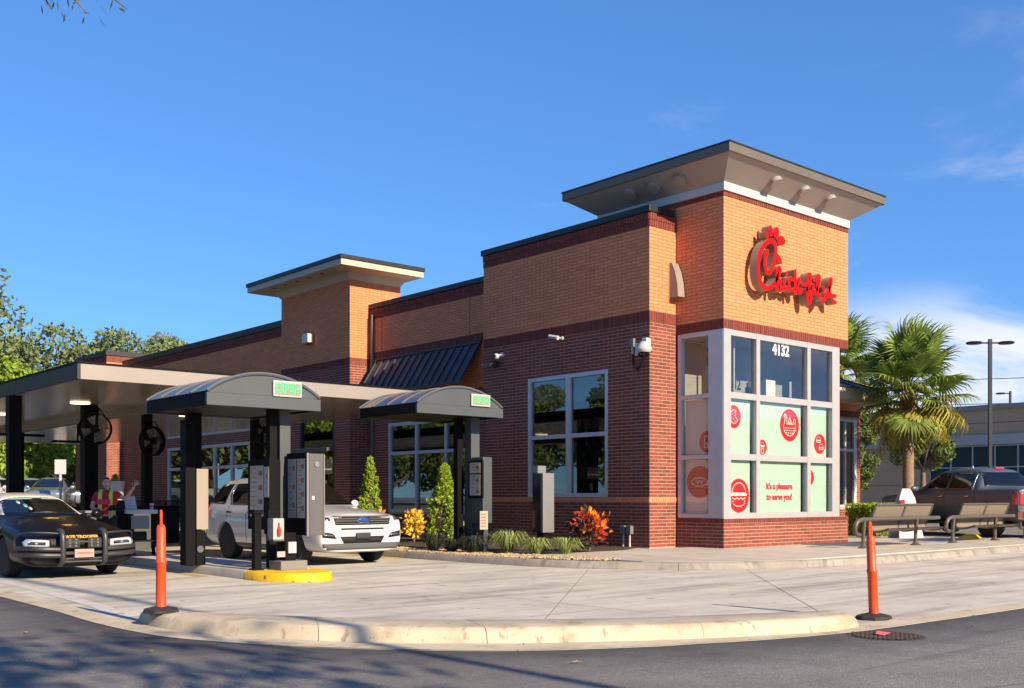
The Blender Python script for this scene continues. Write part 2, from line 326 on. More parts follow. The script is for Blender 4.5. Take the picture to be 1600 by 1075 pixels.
# --- crescent kerb island in the foreground
FB = [(-15.05, -3.75), (-15.17, -4.49), (-15.07, -5.18), (-14.62, -6.24), (-14.07, -7.0), (-13.25, -7.78), (-12.24, -8.44), (-11.69, -8.74), (-11.06, -8.99), (-10.35, -9.22), (-9.75, -9.2)]
BK = [(-15.0, -3.9), (-14.86, -4.3), (-14.62, -4.85), (-14.2, -5.55), (-13.75, -6.25), (-12.95, -7.08), (-11.9, -7.82), (-11.35, -8.1), (-10.8, -8.35), (-10.15, -8.62), (-9.62, -8.85)]
isl = MB().add([(x, y, .009) for x, y in curve2(FB, 3) + curve2(BK, 3)[::-1]], [tuple(range(62))]).build('kerb_island', MATS['joint_grout'], None, kind='structure')
def kerb_piece(F, K, parent, m, h=.145, cap0=False, cap1=False):
    n = len(F); rows = []
    for i in range(n):
        f = Vector((*F[i], 0)); k = Vector((*K[i], 0)); d = (k - f).normalized(); hh = h
        e = min(i, 99) if cap0 else 99; e2 = (n - 1 - i) if cap1 else 99
        if min(e, e2) == 0: hh = .02
        elif min(e, e2) == 1: hh = h * .8
        L = (k - f).length
        rows.append([f + Vector((0, 0, .009)), f + d * .035 + Vector((0, 0, hh * .75)), f + d * .07 + Vector((0, 0, hh * .96)), f + d * .12 + Vector((0, 0, hh)), k - d * .06 + Vector((0, 0, hh)), k - d * .015 + Vector((0, 0, hh * .85)), k + Vector((0, 0, .009))])
    w = 7; v = [p for r in rows for p in r]; fc = [(i * w + j, i * w + j + 1, (i + 1) * w + j + 1, (i + 1) * w + j) for i in range(n - 1) for j in range(w - 1)]
    fc += [tuple(range(w)), tuple(range((n - 1) * w + w - 1, (n - 1) * w - 1, -1))]
    return MB().add(v, fc).build('kerb_stone', m, parent, smooth=True)
F6 = curve2(FB, 6); K6 = curve2(BK, 6)
cuts = [0, 9, 20, 29, 42, 60]
for a, b in zip(cuts, cuts[1:]):
    F = [Vector(p) for p in F6[a:b + 1]]; K = [Vector(p) for p in K6[a:b + 1]]
    if a: F[0] = F[0].lerp(F[1], .02); K[0] = K[0].lerp(K[1], .02)
    if b < 60: F[-1] = F[-1].lerp(F[-2], .02); K[-1] = K[-1].lerp(K[-2], .02)
    kerb_piece([tuple(p) for p in F], [tuple(p) for p in K], isl, KERB, cap0=(a == 0), cap1=(b == 60))
# --- pavement round the building, its kerb and the planting bed
KL = curve2(KERB_LINE, 5)
pav = MB().add([(x, y, .128) for x, y in offset(KL, .25)] + [(30, 0, .128), (30, 30, .128), (-4, 30, .128)], [tuple(range(len(KL) + 3))]).build('pavement', WALK, None, kind='structure')
KF, KB_ = KL, offset(KL, .16)
kb = ribbon(KF, KB_, .006, .006).build('building_kerb', MATS['joint_grout'], None, kind='structure')
step = 0; i0 = 0; acc = 0
for i in range(1, len(KL)):
    acc += (Vector(KL[i]) - Vector(KL[i - 1])).length
    if acc > 2.4 or i == len(KL) - 1:
        F = [Vector(p) for p in KL[i0:i + 1]]; K = [Vector(p) for p in KB_[i0:i + 1]]
        F[-1] = F[-1].lerp(F[-2], .008 / max(.01, (F[-1] - F[-2]).length)); K[-1] = K[-1].lerp(K[-2], .008 / max(.01, (K[-1] - K[-2]).length))
        kerb_piece([tuple(p) for p in F], [tuple(p) for p in K], kb, KERBG, h=.15); i0 = i; acc = 0
# pavement flags: scored squares in front of the tower and along the wall
def flags():
    xs = [-5.0, -3.5, -2.0, -.5, 1.0, 2.5, 4.0, 5.5, 7.0, 8.5, 10, 11.5]; ys = [-3.55, -2.05, -.55, .95]
    kl = [Vector(p) for p in offset(KL, .2)]
    def inside(x, y):
        best = min(kl, key=lambda q: (q.x - x) ** 2 + (q.y - y) ** 2); i = kl.index(best); t = kl[min(i + 1, len(kl) - 1)] - kl[max(i - 1, 0)]
        return t.x * (y - best.y) - t.y * (x - best.x) > -.001
    for x0, x1 in zip(xs, xs[1:]):
        for y0, y1 in zip(ys, ys[1:]):
            g = [(x0 + .005, y0 + .005), (x1 - .005, y0 + .005), (x1 - .005, y1 - .005), (x0 + .005, y1 - .005)]
            fine = []
            N = 10
            bm = bmesh.new(); bm.faces.new([bm.verts.new((x, y, 0)) for x, y in g])
            for q, q2 in zip(kl, kl[1:]):
                if (q - Vector(((x0 + x1) / 2, (y0 + y1) / 2))).length < 2.2:
                    t = (q2 - q).normalized()
                    bmesh.ops.bisect_plane(bm, geom=bm.verts[:] + bm.edges[:] + bm.faces[:], plane_co=(q.x, q.y, 0), plane_no=(t.y, -t.x, 0), clear_outer=True)
            for f in bm.faces:
                P = [(v.co.x, v.co.y) for v in f.verts]
                if len(P) > 2 and f.calc_area() > .02: MB().prism(P, lambda u, v, k: (u, v, .129 + .021 * k)).build('paving_slab', WALK, pav)
            bm.free()
flags()
# planting bed with river gravel
BED = [(-6.05, 13.6), (-6.05, 4), (-5.98, 1.2), (-5.6, -.55), (-5.0, -1.45), (-4.15, -.55), (-3.3, .25), (-2.55, .95), (-1.5, 1.5), (-1.06, 1.7), (-1.06, 7.4), (-.3, 7.45), (-.3, 13.6)]
MB().prism(BED[::-1], lambda u, v, k: (u, v, .129 + .012 * k)).build('planting_bed', mat('mulch_soil', (.06, .042, .03), .95, var=.4, vs=14, bump=.6, bs=60), None, kind='structure')
def in_poly(x, y, P):
    c = False
    for i in range(len(P)):
        a, b = P[i - 1], P[i]
        if (a[1] > y) != (b[1] > y) and x < (b[0] - a[0]) * (y - a[1]) / (b[1] - a[1]) + a[0]: c = not c
    return c
def gravel():
    m = MB(); rg = random.Random(3)
    n = 0
    while n < 4200:
        x = rg.uniform(-6.05, -1.1); y = rg.uniform(-1.4, 8.5)
        if not in_poly(x, y, BED) or (y > 1.6 and x > -5.25 + .5 * noise.noise((y, 0, 0))) or (y < 1.6 and min((Vector(q) - Vector((x, y))).length for q in KL) > 1.15 + .4 * noise.noise((x * 2, y * 2, 0))): continue
        r = rg.uniform(.018, .04); n += 1; a = rg.uniform(0, 6.28); h = r * rg.uniform(.5, .9)
        p = [(x + r * rg.uniform(.8, 1.2) * math.cos(a + k * 2.094), y + r * rg.uniform(.7, 1.1) * math.sin(a + k * 2.094), .141 + h * .4) for k in range(3)]
        q = [(x + r * .6 * math.cos(a + 1 + k * 2.094), y + r * .6 * math.sin(a + 1 + k * 2.094), .141 + h) for k in range(3)]
        b_ = [(px, py, .136) for px, py, _ in p]
        m.add(b_ + p + q, [(0, 1, 4, 3), (1, 2, 5, 4), (2, 0, 3, 5), (3, 4, 6), (4, 7, 6), (4, 5, 7), (5, 8, 7), (5, 3, 8), (3, 6, 8), (6, 7, 8)])
    o = m.build('gravel', mat('river_gravel', (.42, .32, .19), .85, rnd=.4), None, smooth=False)
    tag(o, 'tan river gravel spread over the planting bed by the kerb', 'gravel', kind='stuff')
gravel()
# --- yellow nosed island between the drive-through lanes
def lane_island():
    pts = [(-11.62, 9.0), (-11.62, 1.0), (-11.62, .55)] + [(-11.02 + .62 * math.cos(a), .25 + .95 * math.sin(a)) for a in [math.pi + k * math.pi / 14 for k in range(15)]] + [(-10.40, .55), (-10.40, 1.0), (-10.40, 9.0)]
    core = MB().prism(pts, lambda u, v, k: (u, v, .004 + .008 * k)).build('lane_island', MATS['joint_grout'], None, kind='structure')
    ctr = Vector((-11.01, 1.2))
    def ring(P, ins, z): 
        return [(x + (ctr.x - x) * ins / max(.2, abs(x - ctr.x) + .35), y + (.12 if y < .5 else 0) * ins * 4 * (1 if y < .2 else .3), z) for x, y in P]
    nose = pts[2:18]; 
    def solid(P, m, name):
        n = len(P); a = ring(P, 0, .012); b = ring(P, .02, .125); c = ring(P, .06, .15)
        return MB().add(a + b + c, [(i, (i + 1) % n, n + (i + 1) % n, n + i) for i in range(n)] + [(n + i, n + (i + 1) % n, 2 * n + (i + 1) % n, 2 * n + i) for i in range(n)] + [tuple(range(2 * n, 3 * n))]).build(name, m, core, smooth=True)
    yw = mat('scuffed_yellow_kerb', (.80, .46, .006), .6, var=.12, vs=5, bump=.25, bs=60)
    nt = yw.node_tree; N = nt.nodes; L = nt.links; bs_ = N['Principled BSDF']; src = bs_.inputs['Base Color'].links[0].from_socket
    tc = N.new('ShaderNodeTexCoord'); nz = N.new('ShaderNodeTexNoise'); nz.inputs['Scale'].default_value = 9; nz.inputs['Detail'].default_value = 9; nz.inputs['Roughness'].default_value = .8; L.new(tc.outputs['Object'], nz.inputs['Vector'])
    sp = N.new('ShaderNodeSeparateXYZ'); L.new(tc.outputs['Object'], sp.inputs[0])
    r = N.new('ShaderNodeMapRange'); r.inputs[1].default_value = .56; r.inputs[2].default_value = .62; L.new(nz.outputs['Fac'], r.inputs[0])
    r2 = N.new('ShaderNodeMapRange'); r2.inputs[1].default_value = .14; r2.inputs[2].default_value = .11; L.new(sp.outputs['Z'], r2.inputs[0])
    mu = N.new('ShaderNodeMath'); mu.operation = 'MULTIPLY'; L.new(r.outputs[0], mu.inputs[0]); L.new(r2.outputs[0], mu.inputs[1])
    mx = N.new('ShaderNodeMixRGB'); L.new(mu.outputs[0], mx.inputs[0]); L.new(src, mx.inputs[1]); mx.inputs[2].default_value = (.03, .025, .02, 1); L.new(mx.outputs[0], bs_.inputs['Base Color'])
    solid(nose, yw, 'yellow_kerb_nose')
    solid([(-11.62, 9.0), (-11.62, .565), (-10.40, .565), (-10.40, 9.0)], WALK, 'island_slab')
lane_island()
# --- paint
ribbon([(-14.62, 2.6), (-14.6, 1.4), (-14.75, -2.1), (-14.92, -3.1)], [(-14.78, 2.6), (-14.76, 1.4), (-14.95, -2.1), (-15.1, -3.1)], .0115, .0115).build('white_line', WLINE, None, kind='structure')
ribbon([(-11.7, 3.2), (-11.72, 1.6)], [(-11.86, 3.2), (-11.95, 1.5)], .0115, .0115).build('yellow_line', mat('worn_yellow_line', (.55, .36, .05), .7, col2=(.38, .31, .2), vs=9), None, kind='structure')
ribbon([(-6.45, 6), (-6.45, 3.6)], [(-6.3, 6), (-6.3, 3.6)], .0115, .0115).build('yellow_line', YELLOW, None, kind='structure')
# --- raised parking lot on the right
MB().prism([(11, -1.2), (60, -1.2), (60, 60), (11, 60)], lambda u, v, k: (u, v, .1295 + .009 * k)).build('parking_lot', ASPH, None, kind='structure')
for k in range(4): ribbon([(10.5 + k * 3.6, -1.0), (12.7 + k * 3.6, 4.5)], [(10.62 + k * 3.6, -1.0), (12.82 + k * 3.6, 4.5)], .143, .143).build('parking_line', WLINE, None, kind='structure')

# ================================================================= THE RESTAURANT
bld = thing('restaurant_building', 'brick restaurant with flat metal caps, white framed windows and corner tower', 'building')
stain(RED, [(2.0, (1, 1, .35), .55, .75, (.12, .035, .025), .5, 0)]); stain(TAN, [(1.6, (1, 1, .25), .56, .74, (.34, .16, .08), .45, 0)])
BL, BH, SW = .305, .0813, .0813          # brick module, soldier module
class Wall:
    """brick face: org + u*U + z*Z, outward normal n; bricks stand proud of a recessed mortar bed"""
    def __init__(s, org, U, n, length, holes=()):
        s.o = Vector(org); s.U = Vector(U); s.n = Vector(n); s.len = length; s.holes = holes
        s.bricks = {}; s.single = []
    def P(s, u, d, z): q = s.o + s.U * u + s.n * d; return (q.x, q.y, z)
    def brick(s, key, u0, u1, z0, z1, out=0, rg=random):
        for (a, b, c, d) in s.holes:
            if u0 < b and u1 > a and z0 < d - .01 and z1 > c + .01:
                if u0 >= a - .001 and u1 <= b + .001: return
                if u0 < a: u1 = a
                elif u1 > b: u0 = b
                else: return
                if u1 - u0 < .02: return
        d = out + rg.uniform(-.0015, .0022)
        v = [s.P(u0, -.012, z0), s.P(u1, -.012, z0), s.P(u1, -.012, z1), s.P(u0, -.012, z1), s.P(u0, d, z0), s.P(u1, d, z0), s.P(u1, d, z1), s.P(u0, d, z1)]
        f = [(4, 5, 6, 7), (0, 1, 5, 4), (1, 2, 6, 5), (2, 3, 7, 6), (3, 0, 4, 7)]
        s.bricks.setdefault(key, []).append((v, f))
    def running(s, key, z0, z1, g=.015, out=0):
        n = max(1, round((z1 - z0) / BH)); h = (z1 - z0) / n
        for r in range(n):
            u = -BL / 2 if r % 2 else 0
            while u < s.len:
                a, b = max(u, 0) + g / 2, min(u + BL, s.len) - g / 2
                if max(u, 0) == 0: a = 0
                if u + BL >= s.len: b = s.len
                if b - a > .02: s.brick(key, a, b, z0 + r * h + g / 2, z0 + (r + 1) * h - g / 2, out)
                u += BL
    def soldier(s, key, z0, z1, g=.013, out=.006):
        n = max(1, round(s.len / SW)); p = s.len / n
        for i in range(n): s.brick(key, i * p + g / 2 * (i > 0), (i + 1) * p - g / 2 * (i < n - 1), z0 + g / 2, z1 - g / 2, out)
    def mortar(s, z0, z1, m, parent, name='wall', thick=.2, d=-.005):
        e_ = .013; us = sorted({e_, s.len - e_, *[x for h in s.holes for x in h[:2]]}); zs = sorted({z0, z1, *[min(max(x, z0), z1) for h in s.holes for x in h[2:]]})
        b = MB()
        for a, c in zip(us, us[1:]):
            for e, f in zip(zs, zs[1:]):
                mu, mz = (a + c) / 2, (e + f) / 2
                if any(h[0] < mu < h[1] and h[2] < mz < h[3] for h in s.holes) or c - a < 1e-4 or f - e < 1e-4: continue
                p = [s.P(u, k, z) for u in (a, c) for k in (d, -thick) for z in (e, f)]
                b.add(p, [(0, 1, 3, 2), (4, 6, 7, 5), (0, 4, 5, 1), (2, 3, 7, 6), (0, 2, 6, 4), (1, 5, 7, 3)])
        return b.build(name, m, parent)
SINGLE = [0]
def emit(wall, parent, single=0):
    """bricks of one wall: the nearest ones as objects, the rest joined"""
    for key, L in wall.bricks.items():
        m = {'red': RED, 'sol': REDS, 'tan': TAN}[key]
        L2 = sorted(L, key=lambda q: q[0][4][2])
        k = min(single, len(L2)) if key == 'red' else 0
        k = max(0, min(k, 298 - SINGLE[0])); SINGLE[0] += k
        for v, f in L2[:k]: MB().add(v, f).build('brick', m, parent)
        if L2[k:]:
            b = MB()
            for v, f in L2[k:]: b.add(v, f)
            b.build('brickwork', m, parent, kind='stuff')
Z0 = .15
# ---- corner tower
TW = 5.23
tf = Wall((0, 0, 0), (1, 0, 0), (0, -1, 0), TW)
tf.running('red', Z0, .72); tf.soldier('sol', .72, .83, out=.012)
tf.soldier('sol', 5.185, 5.415); tf.running('tan', 5.415, 8.22); tf.soldier('sol', 8.22, 8.335, out=.012)
p = tf.mortar(Z0 - .03, .825, MORTR, bld, thick=.3); emit(tf, p, 140)
tf.mortar(5.19, 8.33, MORTT, bld, thick=.3)
tl = Wall((0, 1.395, 0), (0, -1, 0), (-1, 0, 0), 1.395)
tl.running('red', Z0, .72); tl.soldier('sol', .72, .83, out=.012); tl.soldier('sol', 5.185, 5.415); tl.running('tan', 5.415, 8.22); tl.soldier('sol', 8.22, 8.335, out=.012)
p = tl.mortar(Z0 - .03, .825, MORTR, bld, thick=.3); emit(tl, p, 40)
tl.mortar(5.19, 8.33, MORTT, bld, thick=.3)
B('tower_upper_wall', MORTT, bld, (.1, 1.4, 5.2, TW, 3.9, 8.33))
B('tower_side_wall', RED, bld, (TW - .3, .31, Z0, TW - .02, 3.9, 8.33))
# white band and flared cap of the tower
def flared(x0, x1, y0, y1, zb, zt, o, parent, m, name):
    return MB().add([(x0, y0, zb), (x1, y0, zb), (x1, y1, zb), (x0, y1, zb), (x0 - o, y0 - o, zt), (x1 + o, y0 - o, zt), (x1 + o, y1 + o, zt), (x0 - o, y1 + o, zt)],
        [(0, 1, 5, 4), (1, 2, 6, 5), (2, 3, 7, 6), (3, 0, 4, 7), (4, 5, 6, 7), (3, 2, 1, 0)]).build(name, m, parent)
capT = B('cornice_band', WHITEM, bld, (-.06, -.06, 8.335, TW + .0, 3.96, 8.53), bevel=.008)
CAPX1 = 4.88
fl = flared(-.05, TW - .01, -.05, 3.95, 8.53, 8.93, .60, bld, mat('cornice_grey', (.31, .285, .26), .5, .05, var=.06, vs=2), 'cornice_soffit')
B('roof_fascia', mat('fascia_tan', (.13, .11, .085), .5, .15, var=.06, vs=2), bld, (-.70, -.70, 8.93, TW + .63, 4.6, 9.13), bevel=.01)
B('roof_edge', BRONZE, bld, (-.715, -.715, 9.125, TW + .645, 4.615, 9.16))
def disc(c, n, r=.155, d=.10):
    n = Vector(n).normalized(); MB().cyl(Vector(c) - n * .01, Vector(c) + n * d, r, n=24).build('round_boss', MATS['cornice_grey'], bld, bevel=.006)
nf = Vector((0, -.4, -.6)).normalized(); nl = Vector((-.4, 0, -.6)).normalized()
for x in (1.45, 2.62, 3.75): disc((x, -.05 - .33, 8.53 + .22), nf)
for y in (.95, 1.75, 2.5): disc((-.05 - .33, y, 8.53 + .22), nl)
# tower glazing: corner posts, frame, panes, printed film
def window(parent, org, U, n, us, zs, fw=.09, depth=.1, pane=PANE, name='window', m=ALU, post=None):
    """grid of panes: us, zs are the lines of the frame; frame is one mesh, each pane its own"""
    o, U, n = Vector(org), Vector(U), Vector(n)
    def bx(b, u0, u1, z0, z1, d0, d1):
        p = [o + U * u + n * d + Vector((0, 0, z)) for u in (u0, u1) for d in (d0, d1) for z in (z0, z1)]
        b.add(p, [(0, 1, 3, 2), (4, 6, 7, 5), (0, 4, 5, 1), (2, 3, 7, 6), (0, 2, 6, 4), (1, 5, 7, 3)])
    wn = bpy.data.objects.new(name, MB_frame(bx, us, zs, fw, depth).mesh(name, m)); COL.objects.link(wn); wn.parent = parent
    bm = bmesh.new(); bm.from_mesh(wn.data); bmesh.ops.recalc_face_normals(bm, faces=bm.faces); bm.to_mesh(wn.data); bm.free()
    for a, b_ in zip(us, us[1:]):
        for c, d in zip(zs, zs[1:]):
            g = MB(); bx(g, a, b_, c, d, -depth * .55 - .006, -depth * .55); g.build('pane', pane, wn)
    return wn
def MB_frame(bx, us, zs, fw, depth):
    b = MB()
    ws = fw if isinstance(fw, (list, tuple)) else [fw] * len(us)
    h = (min(ws)) / 2
    for i, u in enumerate(us): bx(b, u - ws[i] / 2, u + ws[i] / 2, zs[0] - h, zs[-1] + h, -depth, 0)
    for z in zs:
        for i in range(len(us) - 1): bx(b, us[i] + ws[i] / 2, us[i + 1] - ws[i + 1] / 2, z - h, z + h, -depth, -.004)
    return b
fwin = window(bld, (0, -.001, 0), (1, 0, 0), (0, -1, 0), [.14, 1.32, 3.44, 4.66], [.885, 2.26, 3.68, 5.13], fw=[.26, .145, .145, .34], depth=.14, pane=PANEF, name='tower_front_window', m=mat('silver_frame', (.35, .35, .357), .4, .1, var=.05, vs=3))
lwin = window(bld, (.0, 1.36, 0), (0, -1, 0), (-1, 0, 0), [.06, 1.13], [.885, 2.26, 3.68, 5.13], fw=[.10, .42], depth=.139, pane=PANEF, name='tower_side_window', m=ALU)
B('window_head', WHITEM, bld, (.012, .02, 5.172, 4.86, 1.2, 5.19)); 
# room behind the glass
room = B('tower_interior', mat('pale_interior', (.22, .22, .225), .9, var=.15, vs=1), bld, (.20, 1.5, .3, TW - .31, 1.6, 5.1), (.20, .35, .25, TW - .31, 3.0, .3), (.2, .35, 5.10, TW - .31, 3.0, 5.168))
B('interior_shelf', mat('shelf_white', (.55, .55, .52), .6), bld, (2.9, .9, .3, 3.3, 1.45, 4.3))
B('order_kiosk', BLACKP, bld, (2.3, 1.0, 3.72, 2.52, 1.15, 3.95), (2.34, 1.02, 3.95, 2.48, 1.13, 4.08))
MINT = mat('mint_window_film', (.40, .54, .45), .55, var=.05, vs=1.5)
CORAL = mat('red_print', (.55, .018, .028), .7, spec=.1); CREAMP = mat('cream_print', (.85, .80, .74), .6)
FILMY = .135
film_holder = []
for (x0, x1) in ((.29, 1.17), (1.46, 3.27), (3.56, 4.42)):
    for (z0, z1) in ((.94, 2.2), (2.33, 3.62)):
        film_holder.append(B('window_film', MINT, fwin, (x0 + .0, FILMY, z0, x1, FILMY + .004, z1)))
def circle(c, r, clip=None, n=36):
    P = [(c[0] + r * math.cos(2 * math.pi * k / n), c[1] + r * math.sin(2 * math.pi * k / n)) for k in range(n)]
    if clip: P = [(max(clip[0], min(clip[1], x)), max(clip[2], z)) for x, z in P]
    return P
def film_shape(P, m, lay, parent=None): MB().prism(P, lambda u, v, k: (u, FILMY - .003 - lay * .003 - .0015 * k, v)).build('print', m, parent or fwin)
def film_line(P, wd=.018, lay=1, m=None):
    b = MB()
    for a, c in zip(P, P[1:]):
        a = Vector(a); c = Vector(c); t = (c - a); 
        if t.length < 1e-5: continue
        t.normalize(); nrm = Vector((-t.y, t.x)) * wd / 2; a = a - t * wd * .3; c = c + t * wd * .3
        b.prism([a + nrm, c + nrm, c - nrm, a - nrm], lambda u, v, k: (u, FILMY - .003 - lay * .003 - .0015 * k, v))
    b.build('print', m or CREAMP, fwin)
def arc(c, rx, rz, a0, a1, n=14): return [(c[0] + rx * math.cos(R_(a0 + (a1 - a0) * k / n)), c[1] + rz * math.sin(R_(a0 + (a1 - a0) * k / n))) for k in range(n + 1)]
for c, r, cl in (((.55, 3.2), .27, (.30, 9, 0)), ((2.79, 3.1), .40, None), ((1.66, 2.52), .185, (1.47, 9, 2.34)), ((4.12, 2.68), .255, None), ((.74, 1.36), .40, (.30, 1.16, 0)), ((3.66, 1.82), .2, (3.57, 9, 0))):
    film_shape(circle(c, r, cl), CORAL, 0)
# burger
film_line(arc((.74, 1.42), .26, .24, 0, 180) + [(1.0, 1.42)]); film_line([(.46, 1.38), (1.02, 1.38)], .05); film_line([(.50, 1.31), (.58, 1.27), (.66, 1.31), (.74, 1.27), (.82, 1.31), (.90, 1.27), (.98, 1.31)]); film_line([(.52, 1.24)] + arc((.74, 1.2), .22, .09, 180, 360) + [(.96, 1.24)])
for k in range(9): film_shape(circle((.52 + k * .055, 1.38), .013, n=6), CORAL, 2)
# salad bowl
film_line([(2.52, 3.1)] + arc((2.79, 3.08), .26, .24, 180, 360) + [(3.05, 3.1)], .022)
for r_ in range(3):
    for k in range(6 - r_): film_shape(circle((2.60 + k * .075 + r_ * .037, 3.03 - r_ * .06), .017, n=6), CREAMP, 1)
film_line([(2.56, 3.12), (2.60, 3.28), (2.55, 3.33), (2.60, 3.37), (2.66, 3.32), (2.68, 3.12)], .02); film_line([(2.72, 3.12), (2.80, 3.30), (2.88, 3.12)], .02); film_line([(2.92, 3.12), (2.98, 3.26), (3.03, 3.24), (3.02, 3.12)], .02); film_shape(circle((2.8, 3.14), .035, n=8), CREAMP, 1)
# cookie, cup, nuggets, drink
film_line(arc((.56, 3.2), .15, .16, 60, 330) + [(.66, 3.16), (.60, 3.2), (.62, 3.27), (.58, 3.3), (.63, 3.34)], .016)
for dx, dz in ((-.06, .06), (-.02, -.05), (-.09, -.03), (.02, .02), (.04, -.1)): film_shape(circle((.55 + dx, 3.2 + dz), .012, n=6), CREAMP, 1)
film_line([(1.62, 2.50), (1.63, 2.38), (1.71, 2.38), (1.72, 2.50), (1.62, 2.50)], .014); film_line([(1.60, 2.55), (1.74, 2.55)], .03); film_line(arc((1.67, 2.56), .06, .08, 0, 180), .014)
for c in ((4.06, 2.78), (4.18, 2.60)):
    film_line(arc(c, .09, .08, 0, 180) + [(c[0] - .09, c[1] - .06), (c[0] + .09, c[1] - .06), (c[0] + .09, c[1])], .016); film_line([(c[0] - .1, c[1] - .01), (c[0] + .1, c[1] - .01)], .022)
film_line([(3.60, 1.88), (3.60, 1.74), (3.70, 1.74), (3.72, 1.88), (3.58, 1.88)], .014); film_line([(3.66, 1.88), (3.66, 1.94), (3.72, 1.95)], .014)
text_mesh("It's a pleasure", .215, CORAL, 'print', lambda u, v, k: (2.36 + u, FILMY - .010, 1.585 + v), fwin, sx=.92, bold=.006)
text_mesh("to serve you!", .215, CORAL, 'print', lambda u, v, k: (2.36 + u, FILMY - .010, 1.325 + v), fwin, sx=.92, bold=.006)
text_mesh("4132", .40, mat('white_vinyl', (.85, .85, .85), .5), 'house_number', lambda u, v, k: (2.34 + u, .072, 4.90 + v), fwin, bold=.012, sx=.86)
# side window: frosted film with two prints
FROST = mat('frosted_film', (.62, .54, .46), .7, var=.05, vs=1)
SIDEC = mat('muted_red_print', (.50, .09, .055), .6)
for z0, z1 in ((.94, 2.2), (2.33, 3.62)): B('window_film', FROST, lwin, (.135, .36, z0, .139, 1.23, z1))
def side_disc(y, z, r): MB().cyl((.1345, y, z), (.131, y, z), r, n=32).build('print', SIDECIR, lwin)
SIDECIR = SIDEC
side_disc(.55, 2.62, .26); side_disc(.80, 1.68, .38)
def side_line(P, wd=.02):
    b = MB()
    for a, c in zip(P, P[1:]):
        a = Vector(a); c = Vector(c); t = (c - a).normalized(); nr = Vector((-t.y, t.x)) * wd / 2
        b.prism([a + nr, c + nr, c - nr, a - nr], lambda u, v, k: (.1300 - .001 * k, u, v))
    b.build('print', FROST, lwin)
side_line([(.66, 2.75), (.44, 2.75), (.44, 2.48), (.66, 2.48), (.66, 2.75)]); side_line([(.66, 2.55), (.58, 2.6), (.54, 2.48)]); 
side_line(arc((.80, 1.68), .24, .1, 0, 360)); side_line([(.9, 1.72), (.86, 1.64), (.8, 1.72), (.74, 1.64), (.7, 1.72)])
B('interior_wall', mat('tan_interior', (.34, .27, .19), .9, var=.08, vs=2), bld, (.9, .40, .3, .95, 1.36, 5.1))
# ---- mid block: strip facing the street, long face along the drive
XM, YM0, YM1 = -.961, 1.395, 7.45
def zones(w_, parent, single=0, capz=7.63, band=None):
    w_.running('red', Z0, 1.2); 
    w_.soldier('tan', 1.2, 1.32, out=.012)
    w_.running('red', 1.32, 5.40); w_.soldier('sol', 5.40, 5.67); w_.running('tan', 5.67, capz); w_.soldier('sol', capz, capz + .16, out=.012); w_.soldier('sol', capz + .16, capz + .33, out=.026)
    a = w_.mortar(Z0 - .03, 5.53, MORTR, parent); emit(w_, a, single)
    w_.mortar(5.53, capz + .33, MORTT, parent)
ms = Wall((XM, YM0, 0), (1, 0, 0), (0, -1, 0), -XM - .001); zones(ms, bld, 60)
mw = [(YM1 - 5.62, YM1 - 2.73, 1.32, 4.43)]
ml = Wall((XM, YM1, 0), (0, -1, 0), (-1, 0, 0), YM1 - YM0, holes=mw); zones(ml, bld, 90)
B('wall_return', RED, bld, (XM + .02, YM1 - .19, Z0, -.19, YM1 - .012, 7.9))
B('parapet_coping', BRONZE, bld, (XM - .06, YM0 - .06, 7.965, -.13, YM1 + .06, 8.12), (-.13, 1.9, 7.96, 0.04, YM1 + .06, 8.02), bevel=.012)
B('roof_deck', mat('roof_membrane', (.3, .3, .29), .9), bld, (-.75, 1.5, 7.5, 4.5, 7.3, 7.55), (.0, 7.3, 6.9, 5.0, 40, 6.95))
window(bld, (XM, YM1, 0), (0, -1, 0), (-1, 0, 0), [mw[0][0] + .05, mw[0][0] + 1.5, mw[0][1] - .05], [1.375, 2.87, 4.38], fw=[.1, .15, .1], depth=.12, name='dining_window')
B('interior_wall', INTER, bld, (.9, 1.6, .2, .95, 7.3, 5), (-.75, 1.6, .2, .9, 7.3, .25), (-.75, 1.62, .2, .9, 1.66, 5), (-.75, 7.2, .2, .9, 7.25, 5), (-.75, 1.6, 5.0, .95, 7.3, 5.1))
B('window_blind', mat('cream_blind', (.5, .44, .30), .8, var=.1, vs=3), bld, (XM + .2, 2.85, 3.75, XM + .23, 5.55, 4.35))
# ---- recessed wall with metal awning
XR, YR1 = -.196, 14.26
rl = YR1 - YM1
rw = [(rl - (13.18 - YM1), rl - (8.69 - YM1), .85, 3.69)]
rc = Wall((XR, YR1, 0), (0, -1, 0), (-1, 0, 0), rl, holes=rw)
rc.running('red', Z0, 4.5); rc.running('tan', 4.5, 5.83); rc.soldier('sol', 5.83, 6.06); rc.running('tan', 6.06, 7.16); rc.soldier('sol', 7.16, 7.33, out=.012); rc.soldier('sol', 7.33, 7.5, out=.026)
p = rc.mortar(Z0 - .03, 4.5, MORTR, bld); emit(rc, p); rc.mortar(4.5, 7.5, MORTT, bld)
B('parapet_coping', BRONZE, bld, (XR - .06, YM1 + .07, 7.505, .2, YR1 - .005, 7.66), bevel=.012)
window(bld, (XR, YR1, 0), (0, -1, 0), (-1, 0, 0), [rw[0][0] + .05, rw[0][0] + 1.5, rw[0][0] + 3.0, rw[0][1] - .05], [.9, 2.72, 3.64], fw=.1, depth=.12, name='dining_window')
B('interior_wall', INTER, bld, (1.9, 7.5, .2, 1.95, 14.2, 4), (XR + .2, 7.5, .2, 1.9, 14.2, .25), (XR + .2, 7.5, 3.9, 1.9, 14.2, 4), (XR + .2, 14.2, .2, 1.95, 14.24, 4))
